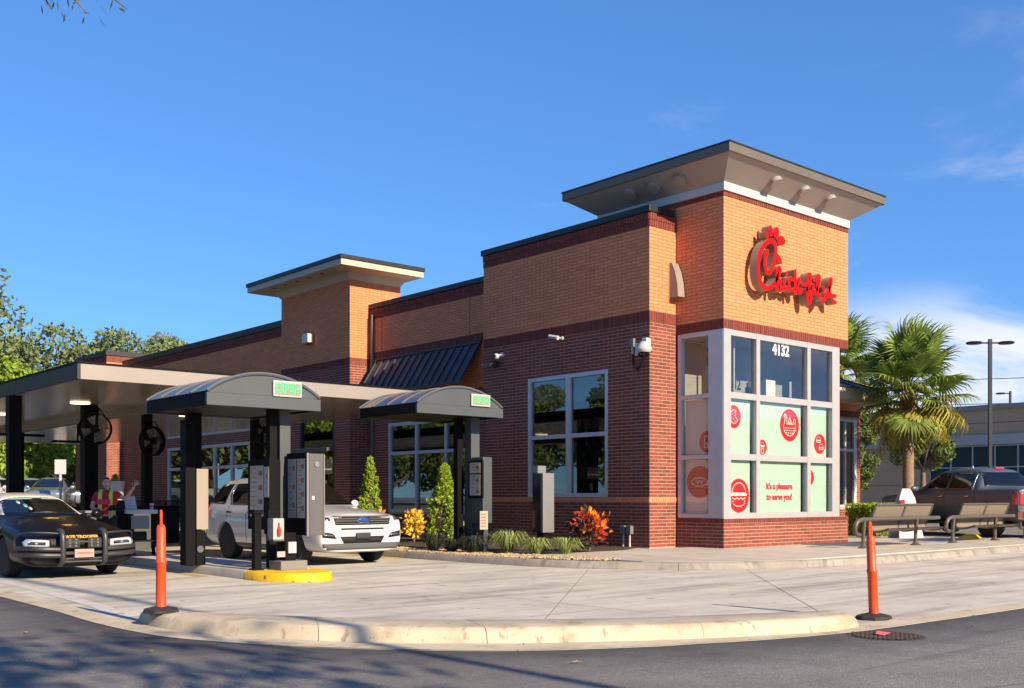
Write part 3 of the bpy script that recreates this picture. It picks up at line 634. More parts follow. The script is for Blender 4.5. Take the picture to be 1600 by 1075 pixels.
for y in (9.6, 11.2): MB().lathe([(.02, .45), (.03, .4), (.11, .1), (.15, 0)], 14, (1.0, y, 2.2)).build('pendant_lamp', mat('red_enamel', (.6, .01, .01), .35), bld, smooth=True)
aw = bpy.data.objects.new('awning', MB().add([(XR - .03, 8.45, 5.78), (XR - .03, 13.75, 5.78), (-.98, 13.75, 4.62), (-.98, 8.45, 4.62), (XR - .03, 8.45, 5.72), (XR - .03, 13.75, 5.72), (-.98, 13.75, 4.56), (-.98, 8.45, 4.56)],
    [(0, 1, 2, 3), (7, 6, 5, 4), (0, 3, 7, 4), (1, 5, 6, 2), (3, 2, 6, 7), (0, 4, 5, 1)]).mesh('awning', mat('awning_blue_grey', (.030, .040, .052), .55, 0, var=.1, vs=2))); COL.objects.link(aw); aw.parent = bld
for k in range(15):
    y = 8.47 + k * .3765
    MB().add([(XR - .03, y - .014, 5.78), (XR - .03, y + .014, 5.78), (-.98, y + .014, 4.62), (-.98, y - .014, 4.62), (XR - .045, y - .014, 5.83), (XR - .045, y + .014, 5.83), (-1.0, y + .014, 4.67), (-1.0, y - .014, 4.67)], [(4, 5, 6, 7), (0, 4, 7, 3), (1, 2, 6, 5), (2, 3, 7, 6), (0, 1, 5, 4)]).build('standing_seam', MATS['awning_blue_grey'], aw)
B('awning_flashing', BRONZE, aw, (XR - .07, 8.43, 5.77, XR - .012, 13.77, 5.84))
for y_ in (9.0, 13.55): B('control_joint', mat('joint_sealant', (.10, .06, .045), .9), bld, (XR - .004, y_, 6.08, XR + .02, y_ + .018, 7.15))
B('downpipe', mat('pipe_taupe', (.2, .16, .13), .5, .2), bld, (XR - .10, 13.98, .2, XR - .02, 14.06, 7.3), bevel=.01)
# ---- second tower
Y2 = 18.78
dtw = [(1.3, 3.55, 1.55, 4.25)]
t2l = Wall((XM, Y2, 0), (0, -1, 0), (-1, 0, 0), Y2 - YR1, holes=dtw)
t2l.running('red', Z0, 5.62); t2l.soldier('sol', 5.62, 5.87); t2l.running('tan', 5.87, 8.40)
p = t2l.mortar(Z0 - .03, 5.75, MORTR, bld); emit(t2l, p); t2l.mortar(5.75, 8.40, MORTT, bld)
t2f = Wall((XM, YR1, 0), (1, 0, 0), (0, -1, 0), 2.0)
t2f.running('red', Z0, 5.62); t2f.soldier('sol', 5.62, 5.87); t2f.running('tan', 5.87, 8.40)
p = t2f.mortar(Z0 - .03, 5.75, MORTR, bld); emit(t2f, p); t2f.mortar(5.75, 8.40, MORTT, bld)
flared(XM - .03, 1.0, YR1 - .03, Y2 + .03, 8.395, 8.625, .16, bld, CREAM, 'cornice_frieze')
B('cornice_soffit', CREAM, bld, (XM - .88, YR1 - .88, 8.625, 1.35, Y2 + .88, 8.82), bevel=.008)
B('roof_edge', BRONZE, bld, (XM - .92, YR1 - .92, 8.82, 1.39, Y2 + .92, 8.95), bevel=.008)
for y in (15.0, 15.8, 16.6, 17.4, 18.2): MB().cyl((XM - .6, y, 8.60), (XM - .6, y, 8.627), .07, n=16).build('soffit_light', GREYP, bld)
window(bld, (XM, Y2, 0), (0, -1, 0), (-1, 0, 0), [1.35, 3.5], [1.6, 2.95, 4.2], fw=.1, depth=.12, name='service_window', m=BRONZE)
B('service_counter', STEEL, bld, (XM - .3, 15.2, 2.86, XM + .02, 17.5, 2.97), bevel=.01)
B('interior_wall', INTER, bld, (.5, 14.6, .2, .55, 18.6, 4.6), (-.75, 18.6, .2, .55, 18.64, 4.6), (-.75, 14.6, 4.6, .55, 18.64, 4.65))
# ---- rear wall with shop front
YE = 35.7
rl3 = YE - Y2
sfw = [(rl3 - (30.5 - Y2), rl3 - (19.6 - Y2), .3, 3.5), (rl3 - (30.5 - Y2), rl3 - (19.6 - Y2), 3.95, 5.3)]
w3 = Wall((XR, YE, 0), (0, -1, 0), (-1, 0, 0), rl3, holes=sfw)
w3.running('red', Z0, 5.62); w3.soldier('sol', 5.62, 5.87); w3.running('tan', 5.87, 7.3); w3.soldier('sol', 7.3, 7.47, out=.012); w3.soldier('sol', 7.47, 7.65, out=.026)
p = w3.mortar(Z0 - .03, 5.75, MORTR, bld); emit(w3, p); w3.mortar(5.75, 7.65, MORTT, bld)
B('parapet_coping', BRONZE, bld, (XR - .06, Y2 + .01, 7.655, .3, YE + .01, 7.9), bevel=.012)
us = [sfw[0][0] + .06 + k * (sfw[0][1] - sfw[0][0] - .12) / 7 for k in range(8)]
window(bld, (XR, YE, 0), (0, -1, 0), (-1, 0, 0), us, [.36, 2.55, 3.44], fw=.12, depth=.12, name='shop_front')
window(bld, (XR, YE, 0), (0, -1, 0), (-1, 0, 0), us, [4.0, 5.25], fw=.1, depth=.12, name='clerestory_window')
B('interior_wall', INTER, bld, (1.9, 18.8, .2, 1.95, 35, 5.5), (XR + .2, 18.8, .2, 1.9, 35, .25))
e3 = Wall((-1.0, 40, 0), (0, -1, 0), (-1, 0, 0), 4.3)
e3.running('red', Z0, 5.62); e3.soldier('sol', 5.62, 5.87); e3.running('tan', 5.87, 7.8); e3.soldier('sol', 7.8, 8.12, out=.012)
p = e3.mortar(Z0 - .03, 8.12, MORTR, bld); emit(e3, p)
e4 = Wall((-1.0, YE, 0), (1, 0, 0), (0, -1, 0), 2.4)
e4.running('red', Z0, 5.62); e4.running('tan', 5.62, 7.8); e4.soldier('sol', 7.8, 8.12, out=.012)
p = e4.mortar(Z0 - .03, 8.12, MORTR, bld); emit(e4, p)
B('parapet_coping', BRONZE, bld, (-1.06, YE - .06, 8.12, 1.5, 40.05, 8.36), bevel=.012)
# ---- right wing with curved eave
YW, XW = 6.0, 16.0
ww = [(XW - 5.23 - 4.2, XW - 5.23 - .25, .95, 4.2)]
wg = Wall((5.23, YW, 0), (1, 0, 0), (0, -1, 0), XW - 5.23, holes=ww)
wg.running('red', Z0, 4.25); wg.soldier('sol', 4.25, 4.5); wg.running('tan', 4.5, 4.75)
p = wg.mortar(Z0 - .03, 4.75, MORTR, bld); emit(wg, p)
window(bld, (5.23, YW, 0), (1, 0, 0), (0, -1, 0), [ww[0][0] + .06, ww[0][0] + 2.0, ww[0][0] + 3.2, ww[0][1] - .08], [1.0, 3.05, 4.14], fw=[.12, .1, .1, .2], depth=.12, name='wing_window', m=WHITEM)
B('wing_side_wall', RED, bld, (XW - .3, YW + .21, Z0, XW - .01, 14, 4.75))
B('interior_wall', mat('green_interior', (.19, .21, .13), .9, var=.2, vs=2), bld, (6, YW + 1.2, .2, XW - .4, YW + 1.25, 4.6))
eo = 1.15
ev = [(5.3, YW - eo), (XW - 1.0, YW - eo)] + [(XW - 1.0 + (1.0 + eo * .75) * math.sin(a), YW + .6 - (.6 + eo) * math.cos(a)) for a in [k * math.pi / 16 for k in range(1, 9)]] + [(XW + .8, 14), (5.3, 14)]
MB().prism(ev, lambda u, v, k: (u, v, 4.75 + .38 * k)).build('curved_eave', CREAM, bld, smooth=True)
ridge = (9.5, 10.5)
top = [(ridge[0] + (u - ridge[0]) * .25, ridge[1] + (v - ridge[1]) * .25, 7.0) for u, v in ev]
out_ = [(u + (u - ridge[0]) * .012, v + (v - ridge[1]) * .012, 5.135) for u, v in ev]; n_ = len(ev)
rf = MB().add(out_ + top, [(i, (i + 1) % n_, n_ + (i + 1) % n_, n_ + i) for i in range(n_)] + [tuple(range(n_, 2 * n_))]).build('wing_roof', BRONZE, bld)
for k in range(26):
    t = k / 25 * 11; i = min(int(t), 10); f = t - i
    a = Vector(out_[i]).lerp(Vector(out_[i + 1]), f); b = Vector(top[i]).lerp(Vector(top[i + 1]), f)
    MB().tube([a + Vector((0, 0, .02)), b + Vector((0, 0, .02))], .022, 4).build('standing_seam', BRONZE, rf)
# ================================================================= ROOF-SIGN LETTERING ON THE TOWER
SG = {
'letter_c': (.115, [(1.21, 7.066), (1.14, 6.956), (1.11, 6.807), (1.125, 6.683), (1.18, 6.591), (1.262, 6.579), (1.363, 6.653), (1.446, 6.802), (1.508, 6.975), (1.533, 7.125), (1.517, 7.268), (1.431, 7.336), (1.293, 7.319), (1.125, 7.228), (0.989, 7.086), (0.899, 6.892), (0.854, 6.688), (0.86, 6.501), (0.92, 6.339), (1.04, 6.235), (1.192, 6.204), (1.345, 6.25), (1.477, 6.351), (1.585, 6.475), (1.679, 6.616), (1.716, 6.713), (1.673, 6.74), (1.61, 6.68), (1.585, 6.53), (1.576, 6.218)]),
'letter_h': (.09, [(1.572, 6.272), (1.621, 6.381), (1.688, 6.441), (1.737, 6.431), (1.733, 6.339), (1.766, 6.258), (1.825, 6.26), (1.864, 6.311)]),
'letter_i': (.09, [(1.893, 6.509), (1.874, 6.403), (1.897, 6.304), (1.962, 6.284), (2.021, 6.331)]),
'letter_i_dot': (.10, [(1.952, 6.655), (1.958, 6.631)]),
'letter_c_small': (.09, [(2.219, 6.542), (2.15, 6.573), (2.09, 6.513), (2.071, 6.418), (2.11, 6.32), (2.2, 6.28), (2.289, 6.321)]),
'letter_k': (.09, [(2.329, 6.765), (2.329, 6.511), (2.334, 6.228)]),
'letter_k_arm': (.085, [(2.34, 6.373), (2.39, 6.496), (2.481, 6.595), (2.501, 6.534), (2.41, 6.429), (2.45, 6.33), (2.511, 6.268), (2.582, 6.3), (2.592, 6.36)]),
'hyphen': (.085, [(2.61, 6.494), (2.72, 6.484)]),
'letter_f': (.09, [(2.796, 6.363), (2.92, 6.497), (2.982, 6.634), (2.982, 6.74), (2.924, 6.769), (2.862, 6.7), (2.838, 6.556), (2.827, 6.344), (2.848, 6.159), (2.91, 6.061), (2.972, 6.104), (2.986, 6.223), (2.92, 6.332), (3.065, 6.363)]),
'letter_i_second': (.09, [(3.097, 6.532), (3.086, 6.424), (3.118, 6.334), (3.18, 6.342)]),
'letter_i_second_dot': (.09, [(3.124, 6.668), (3.128, 6.646)]),
'letter_l': (.09, [(3.18, 6.366), (3.285, 6.509), (3.355, 6.661), (3.355, 6.768), (3.3, 6.784), (3.254, 6.695), (3.243, 6.516), (3.264, 6.353), (3.338, 6.267), (3.423, 6.314)]),
'hyphen_dot': (.115, [(3.529, 6.512), (3.55, 6.485)]),
'letter_a': (.10, [(3.455, 6.139), (3.615, 6.278), (3.765, 6.477), (3.863, 6.658), (3.891, 6.758), (3.847, 6.776), (3.798, 6.685), (3.804, 6.518), (3.863, 6.357), (3.96, 6.237), (4.07, 6.22)]),
'letter_a_bar': (.085, [(3.529, 6.375), (3.701, 6.349), (3.917, 6.364), (4.07, 6.383)])}
sign = thing('wall_sign', 'red channel letter sign in looping script on the sunlit tower brick', 'sign', (0, -.08, 6.1))
RETURN = mat('letter_return', (.22, .19, .15), .5)
sign_n = [0]
def stroke(name, wd, P, yf=-.34, yb=-.13):
    Q = smooth_path([(x, 0, z) for x, z in P], 5) if len(P) > 2 else [Vector((x, 0, z)) for x, z in P]
    rs = wd / 2; sign_n[0] += 1; yf = yf - .0012 * sign_n[0]
    Lf, Rt = [], []
    for i, p in enumerate(Q):
        t = (Q[min(i + 1, len(Q) - 1)] - Q[max(i - 1, 0)]).normalized(); nrm = Vector((-t.z, 0, t.x)); Lf.append(p + nrm * rs); Rt.append(p - nrm * rs)
    def cap(p, t, s): 
        nrm = Vector((-t.z, 0, t.x)); return [p + nrm * rs * math.cos(a) * s + t * rs * math.sin(a) * s for a in [k * math.pi / 6 for k in range(1, 6)]]
    t1 = (Q[-1] - Q[-2]).normalized(); t0 = (Q[1] - Q[0]).normalized()
    def slab(y0, y1, grow):
        b = MB(); off = Vector((0, 0, -6.1)); Y0, Y1 = y0 + .08, y1 + .08
        segs = [(Lf[i], Lf[i + 1], Rt[i + 1], Rt[i]) for i in range(len(Q) - 1)]
        ends = [cap(Q[-1], t1, 1), cap(Q[0], -t0, 1)]
        n = len(Q); vf = [(p + off) + Vector((0, Y0, 0)) for p in Lf + Rt]; vb = [(p + off) + Vector((0, Y1, 0)) for p in Lf + Rt]; m = len(vf)
        fc = [(i, i + 1, n + i + 1, n + i) for i in range(n - 1)] + [(m + i, m + n + i, m + n + i + 1, m + i + 1) for i in range(n - 1)] + [(i, m + i, m + i + 1, i + 1) for i in range(n - 1)] + [(n + i, n + i + 1, m + n + i + 1, m + n + i) for i in range(n - 1)]
        b.add(vf + vb, fc)
        for pt, t in ((Q[-1], t1), (Q[0], -t0)):
            ring = [pt + Vector((-t.z, 0, t.x)) * rs] + cap(pt, t, 1) + [pt - Vector((-t.z, 0, t.x)) * rs]; k = len(ring)
            b.add([p + off + Vector((0, Y0, 0)) for p in ring] + [p + off + Vector((0, Y1, 0)) for p in ring], [tuple(range(k)), tuple(range(2 * k - 1, k - 1, -1))] + [(i, k + i, k + i + 1, i + 1) for i in range(k - 1)])
        return b
    body = slab(yf + .012, yb, 0).build(name, RETURN, sign)
    slab(yf, yf + .0115, 0).build('red_face', SIGNRED, body)
for k, (wd, P) in SG.items(): stroke(k, wd, P)
def petal(c, rx, rz, tilt):
    n = 20; P = []
    for k in range(n):
        t = 2 * math.pi * k / n; x, z = rx * math.cos(t), rz * math.sin(t) * (1 + .15 * math.sin(t)); P.append((c[0] + x * math.cos(tilt) - z * math.sin(tilt), c[1] + x * math.sin(tilt) + z * math.cos(tilt)))
    b = MB().prism(P, lambda u, v, k: (u, -.25 + .20 * k, v - 6.1)).build('comb_petal', RETURN, sign); MB().prism(P, lambda u, v, k: (u, -.262 + .0115 * k, v - 6.1)).build('red_face', SIGNRED, b)
for a in (((1.19, 7.44), .06, .09, .5), ((1.34, 7.548), .085, .13, .15), ((1.56, 7.54), .10, .145, -.3), ((1.76, 7.39), .16, .115, .3)): petal(*a)
P = [(1.58, 7.07), (1.70, 7.03), (1.77, 6.945), (1.80, 6.865), (1.68, 6.875), (1.57, 6.86)]
bk = MB().prism(P, lambda u, v, k: (u, -.25 + .20 * k, v - 6.1)).build('beak', RETURN, sign); MB().prism(P, lambda u, v, k: (u, -.262 + .0115 * k, v - 6.1)).build('red_face', SIGNRED, bk)
# ================================================================= DRIVE-THROUGH STRUCTURES
SOFF = mat('soffit_metal', (.52, .46, .36), .2, .5, var=.12, vs=2, stretch=(.3, 3, 1))
FASC_SUN = mat('sunlit_fascia', (.25, .225, .205), .5, .1, var=.05, vs=1)  # same bronze metal as the side: sunlit front painted lighter, shaded side darker
cx0, cx1, cy0, cy1, cz = -12.7, -3.6, 5.05, 30, 3.50
can = thing('drive_through_canopy', 'long flat dark metal canopy on black columns over the drive-through lanes', 'canopy', (-8, 5.2, 0))
def L(b, name, m, parent=can, o=(-8, 5.2, 0), **k):
    b.v = [(x - o[0], y - o[1], z - o[2]) for x, y, z in b.v]; return b.build(name, m, parent, **k)
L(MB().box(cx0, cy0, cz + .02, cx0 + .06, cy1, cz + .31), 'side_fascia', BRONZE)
L(MB().box(cx0 + .06, cy0, cz + .02, cx1, cy0 + .06, cz + .31), 'front_fascia', FASC_SUN)
L(MB().box(cx0 - .02, cy0 - .02, cz + .31, cx1 + .02, cy1, cz + .345), 'roof_edge', BLACK)
L(MB().box(cx0 + .06, cy0 + .06, cz + .2, cx1, cy1, cz + .3), 'roof_deck', BRONZE)
n_ = 46; pw = (cy1 - cy0 - .1) / n_
me = None
for k in range(n_):
    y = cy0 + .07 + k * pw
    L(MB().box(cx0 + .065, y + .008, cz + .03, cx1 - .02, y + pw - .008, cz + .06), 'soffit_slat', SOFF)
L(MB().box(-9.55, 6, cz - .16, -9.35, cy1 - .2, cz + .03), 'beam', TAUPE)
for x, y, w_ in ((-12.55, 9.5, .13), (-10.45, 10.9, .16), (-8.75, 11.6, .11), (-6.9, 9.2, .13), (-12.55, 20, .13), (-9.3, 20.5, .13)):
    L(MB().box(x - w_, y - w_, 0, x + w_, y + w_, cz + .03), 'column', BLACK, bevel=.01)
for x, y in ((-10.9, 10.2), (-7.4, 12.2), (-11.3, 15)):
    L(MB().cyl((x, y, cz + .005), (x, y, cz + .03), .22, n=20), 'recessed_light', mat('lit_lens', (1, .72, .42), .4, emit=1.2))
for x, y, lx in ((-11.6, 13.5, .9), (-9.0, 16, .7)):
    L(MB().box(x - lx, y - .1, cz - .62, x + lx, y + .1, cz - .56), 'heater', BLACK); L(MB().box(x - .02, y - .02, cz - .56, x + .02, y + .02, cz + .03), 'heater_rod', BLACK)
def fan(loc, rz, label):
    t = thing('drum_fan', label, 'fan', loc, rz, 'black fans under the drive-through canopy')
    MB().lathe([(.36, -.08), (.38, -.08), (.38, .08), (.36, .08), (.36, -.08)], 24, axis='y', cap=False).build('housing', BLACK, t)
    b = MB()
    for r in (.1, .19, .28): b.tube([(r * math.cos(a), -.1, r * math.sin(a)) for a in [2 * math.pi * k / 20 for k in range(21)]], .006, 4)
    for k in range(10): a = 2 * math.pi * k / 10; b.cyl((0, -.1, 0), (.37 * math.cos(a), -.085, .37 * math.sin(a)), .006, n=4)
    b.build('guard', BLACKP, t)
    for k in range(4):
        a = k * math.pi / 2 + .3; MB().add([(.05 * math.cos(a - .5), -.03, .05 * math.sin(a - .5)), (.33 * math.cos(a - .35), -.04, .33 * math.sin(a - .35)), (.33 * math.cos(a + .35), .03, .33 * math.sin(a + .35)), (.05 * math.cos(a + .5), .02, .05 * math.sin(a + .5))], [(0, 1, 2, 3)]).build('blade', GREYP, t)
    MB().cyl((0, -.06, 0), (0, .14, 0), .09, n=14).build('motor', BLACK, t)
    MB().tube([(-.36, 0, .1), (-.2, 0, .45), (.1, 0, .5), (.36, 0, .1)], .014, 6).build('bracket', BLACK, t)
    MB().cyl((0, .08, .1), (0, .28, .5), .03, n=8).build('mount_arm', BLACK, t)
fan((-6.9, 8.85, 3.0), .5, 'black drum fan hung under the canopy between the two arched menu roofs')
fan((-8.75, 11.25, 2.75), .4, 'black drum fan on the column seen below the left arched menu roof')
fan((-10.45, 10.5, 2.95), -.6, 'black drum fan at the top of the column behind the police car')
# ---- arched menu shelters
ARCHM = mat('shelter_grey', (.056, .067, .073), .5, .05, var=.08, vs=2)
ARCHB = mat('shelter_dark_roof', (.085, .095, .115), .22, .5, var=.1, vs=2)
def arch(x0, x1, y0, y1, zb, rise, label, signx, post, postz0, fh=.2):
    cx = (x0 + x1) / 2; o = (cx, (y0 + y1) / 2, 0)
    t = thing('menu_shelter', label, 'shelter', o, 0, 'arched menu shelters')
    P = lambda b, n, m, par=t, **k: L(b, n, m, par, o, **k)
    hw = (x1 - x0) / 2; Rr = (hw * hw + rise * rise) / (2 * rise); a0 = math.asin(hw / Rr)
    def ap(a, d=0): return (cx + (Rr + d) * math.sin(a), zb + fh + rise - Rr + (Rr + d) * math.cos(a))
    A = [-a0 + 2 * a0 * k / 20 for k in range(21)]
    out = [ap(a) for a in A]
    P(MB().prism(out, lambda u, v, k: (u, y0 + .03 * k, v)), 'arch_face', ARCHM)
    P(MB().prism(out, lambda u, v, k: (u, y1 - .03 + .03 * k, v)), 'rear_arch_face', ARCHM)
    b = MB(); v = [(*[ap(a, .004)[0]], y, ap(a, .004)[1]) for y in (y0 - .02, y1 + .02) for a in A] + [(ap(a, .03)[0], y, ap(a, .03)[1]) for y in (y0 - .02, y1 + .02) for a in A]
    n = 21; f = [(i, i + 1, n + i + 1, n + i) for i in range(20)] + [(2 * n + i, 3 * n + i, 3 * n + i + 1, 2 * n + i + 1) for i in range(20)] + [(i, 2 * n + i, 2 * n + i + 1, i + 1) for i in range(20)] + [(n + i, n + i + 1, 3 * n + i + 1, 3 * n + i) for i in range(20)] + [(0, n, 3 * n, 2 * n), (20, 2 * n + 20, 3 * n + 20, n + 20)]
    roof = P(b.add(v, f), 'vault_roof', ARCHB, smooth=True)
    for k in range(5):
        y = y0 + .0 + (y1 - y0) * k / 4
        P(MB().tube([(ap(a, .035)[0], y, ap(a, .035)[1]) for a in A], .022, 6), 'roof_rib', mat('rib_grey', (.13, .14, .15), .4, .2), roof)
    P(MB().box(x0 - .03, y0 - .02, zb, x1 + .03, y0 + .04, zb + fh - .004), 'front_fascia', ARCHM, bevel=.006)
    P(MB().box(x0 - .03, y0 + .04, zb, x0 + .03, y1 - .04, zb + fh - .004), 'side_fascia', BLACK); P(MB().box(x1 - .03, y0 + .04, zb, x1 + .03, y1 - .04, zb + fh - .004), 'side_fascia', BLACK); P(MB().box(x0 - .03, y1 - .04, zb, x1 + .03, y1 + .02, zb + fh - .004), 'rear_fascia', ARCHM)
    P(MB().box(x0 + .04, y0 + .05, zb + .03, x1 - .04, y1 - .05, zb + .06), 'soffit', BLACKP)
    # open sign
    sx, sz = signx, zb + fh + rise * .40
    sg = P(MB().box(sx - .26, y0 - .05, sz - .13, sx + .26, y0 - .004, sz + .13), 'open_sign', mat('sign_frame', (.40, .39, .37), .5), bevel=.01)
    P(MB().box(sx - .225, y0 - .056, sz - .095, sx + .225, y0 - .05, sz + .095), 'sign_face', mat('sign_brown', (.26, .20, .16), .5), sg)
    text_mesh('OPEN', .215, mat('open_green', (.02, .55, .16), .5, emit=.3), 'sign_text', lambda u, v, k: (sx + u - o[0], y0 - .060 - o[1], sz + v), sg, bold=.004, sx=.86)
    for (px, py, w_, z0, m) in post: P(MB().box(px - w_, py - w_, z0, px + w_, py + w_, zb + .04), 'post', m, bevel=.008)
    return t
arch(-12.3, -10.35, .4, 2.75, 2.75, .32, 'left arched grey menu shelter with ribbed roof and green open sign', -10.95, [(-11.55, 2.6, .11, .15, BLACK), (-10.72, .95, .10, .15, ARCHM), (-10.92, .95, .07, .15, BLACK)], .15)
arch(-6.75, -4.5, 2.55, 4.7, 3.05, .37, 'right arched grey menu shelter with ribbed roof beside the brick wall', -5.12, [(-4.72, 3.3, .12, .14, ARCHM), (-4.95, 3.5, .08, .14, BLACK)], .14)
# ---- order point on the yellow island
PAPER = mat('menu_paper', (.40, .37, .30), .6, var=.1, vs=8); PAPER2 = mat('menu_paper_white', (.33, .33, .32), .6, var=.06, vs=8)
def menu_print(parent, x, y0, y1, z0, z1, m, o, rows, seed):
    rg = random.Random(seed)
    pn = L(MB().box(x - .004, y0, z0, x, y1, z1), 'menu_panel', m, parent, o)
    dk = MB(); pic = MB()
    for k in range(rows):
        z = z1 - .04 - k * (z1 - z0 - .06) / rows; wd = (y1 - y0)
        dk.box(x - .006, y1 - .04 - wd * rg.uniform(.3, .5), z - .006, x - .0045, y1 - .04, z + .004)
        if k % 3 == 1: pic.box(x - .006, y0 + .04, z - .05, x - .0045, y0 + .04 + wd * .28, z + .03)
    L(dk, 'menu_text', mat('print_dark', (.12, .09, .08), .6), pn, o, kind='stuff'); L(pic, 'menu_picture', mat('print_food', (.25, .10, .05), .6, var=.5, vs=40), pn, o, kind='stuff')
def order_point():
    o = (-10.9, .5, .15)
    t = thing('menu_board', 'black menu board cabinet with steel end panel on the yellow kerb island', 'menu board', o)
    P = lambda b, n, m, par=t, **k: L(b, n, m, par, o, **k)
    P(MB().box(-11.20, .12, .15, -10.72, .52, .30), 'base_box', GREYP, bevel=.01)
    P(MB().box(-11.05, .25, .30, -10.86, .45, .75), 'pedestal', BLACK)
    P(MB().box(-10.74, .10, .70, -10.44, .78, 2.05), 'cabinet', BLACK, bevel=.012)
    e = P(MB().box(-10.71, .075, .70, -10.45, .099, 2.03), 'steel_end_panel', STEEL, bevel=.006)
    P(MB().box(-10.755, .08, .69, -10.715, .115, 2.04), 'panel_trim', GREYP, e); P(MB().box(-10.455, .06, .69, -10.435, .115, 2.02), 'panel_trim', GREYP, e)
    P(MB().cyl((-10.58, .072, 1.86), (-10.58, .06, 1.86), .045, n=16), 'lock', GREYP, e); P(MB().box(-10.67, .07, 1.28, -10.62, .075, 1.34), 'sticker', WHITEM, e)
    menu_print(t, -10.742, .16, .42, .98, 1.95, PAPER, o, 12, 1); menu_print(t, -10.742, .45, .72, .98, 1.95, PAPER2, o, 9, 2)
    P(MB().box(-11.14, .62, .9, -11.0, .80, 1.98), 'middle_panel', BLACK)
    P(MB().box(-11.05, .85, .78, -10.80, 1.55, 1.95), 'side_cabinet', BLACK, bevel=.012)
    menu_print(t, -11.052, .98, 1.45, 1.0, 1.85, PAPER, o, 10, 3)
    menu_print(t, -11.142, .63, .79, 1.32, 1.82, PAPER2, o, 4, 4)
    P(MB().box(-11.22, .5, .72, -11.02, .66, 1.12), 'speaker_box', BLACK, bevel=.01)
    pz = P(MB().box(-11.24, .30, .64, -11.05, .49, .98), 'promo_card', PAPER2); P(MB().lathe([(.03, .70), (.035, .8), (.012, .86), (.014, .91)], 10, (-11.145, .288, 0)), 'bottle_print', mat('cola_red', (.35, .02, .02), .5), pz)
    P(MB().box(-11.25, .28, .615, -10.98, .5, .635), 'tray', STEEL); P(MB().box(-11.02, .2, .42, -10.88, .235, .60), 'notice', WHITEM); P(MB().box(-11.2, .24, .36, -11.06, .26, .45), 'notice', mat('notice_pink', (.4, .3, .28), .6))
order_point()
pc = thing('speaker_post', 'slim black post standing left of the menu board on the island', 'post', (-11.42, .52, .15))
MB().box(-.06, -.06, 0, .06, .06, .93).build('shaft', BLACK, pc, bevel=.008); MB().box(-.08, -.08, .9, .08, .08, .97).build('head', BLACK, pc, bevel=.01); MB().box(-.09, -.09, 0, .09, .09, .03).build('foot', BLACK, pc)
lb = thing('lane_sign_cabinet', 'tall black cabinet with cream upper panel beneath the left arched shelter', 'cabinet', (-11.72, 2.35, .15))
MB().box(-.13, -.12, 0, .05, .12, 2.5).build('body', BLACK, lb, bevel=.01); B('cream_panel', mat('cream_panel', (.27, .23, .19), .6), lb, (.06, -.13, .62, .27, .0, 1.66)); B('lower_panel', BLACK, lb, (.06, -.125, 0, .22, .0, .60))
MB().cyl((.12, -.13, .28), (.12, -.15, .28), .06, n=16).build('round_knob', STEEL, lb)
def kiosk2():
    o = (-5.2, 2.9, .14); dx = .42
    t = thing('menu_board', 'grey upright order screen under the right arched shelter beside the cone shrub', 'menu board', o)
    P = lambda b, n, m, par=t, **k: L(b, n, m, par, o, **k)
    P(MB().box(-5.28, 2.75, .75, -5.02, 3.15, 2.2), 'cabinet', ARCHM, bevel=.01); P(MB().box(-5.22, 2.8, .14, -5.1, 3.0, .75), 'pedestal', ARCHM)
    P(MB().box(-5.33, 2.72, 1.30, -5.285, 3.2, 2.12), 'screen_frame', BLACK)
    menu_print(t, -5.334, 2.78, 3.14, 1.85, 2.08, PAPER, o, 3, 5); menu_print(t, -5.334, 2.78, 3.14, 1.36, 1.82, PAPER2, o, 5, 6)
    c = P(MB().box(-5.42, 2.68, .62, -5.20, 2.70, 1.02), 'notice', mat('notice_cream', (.40, .34, .28), .6))
    for k in range(5): P(MB().box(-5.40, 2.676, .94 - k * .065, -5.25, 2.679, .965 - k * .065), 'notice_line', mat('notice_red', (.5, .12, .08), .6), c)
kiosk2(); KIO = [q for q in S.objects if q.name.startswith('menu_board')][-1]; KIO.location.x += .42
cb = thing('steel_cabinet', 'freestanding grey steel cabinet among grasses before the dining window', 'cabinet', (-4.0, 1.75, .14))
B('cabinet_body', mat('satin_steel', (.19, .195, .195), .4, .2, var=.06, vs=3), cb, (-.16, -.17, .42, .17, .13, 1.70), bevel=.012); B('dark_side', mat('dark_mirror', (.03, .03, .035), .12, .6), cb, (-.20, -.14, .42, -.165, .12, 1.68)); B('top_box', MATS['satin_steel'], cb, (-.16, .0, 1.705, .08, .16, 1.86)); B('pedestal', BLACK, cb, (-.08, -.08, 0, .08, .1, .42))
MB().tube([(.13, 0, .62), (.22, -.02, .68), (.27, -.02, .6), (.24, 0, .45)], .012, 6).build('cable', WHITEM, cb)
lo = thing('lane_speaker', 'dark order post with pale cap and two lamps beyond the white car', 'post', (-5.7, 8.2, .14))
B('column', BLACK, lo, (-.16, -.15, 0, .16, .15, 1.75), bevel=.01); MB().add([(-.22, -.18, 1.76), (.24, -.18, 1.76), (.24, .18, 1.76), (-.22, .18, 1.76), (-.22, -.18, 2.12), (.24, -.18, 2.12), (.24, .18, 2.12), (-.22, .18, 2.12)], [(0, 1, 2, 3), (4, 5, 6, 7), (0, 1, 5, 4), (1, 2, 6, 5), (2, 3, 7, 6), (3, 0, 4, 7)]).build('cap', TAUPE, lo)
for z in (1.05, 1.4): B('lamp', mat('lamp_lens', (.4, .42, .42), .3), lo, (-.02, -.17, z, .12, -.152, z + .2))
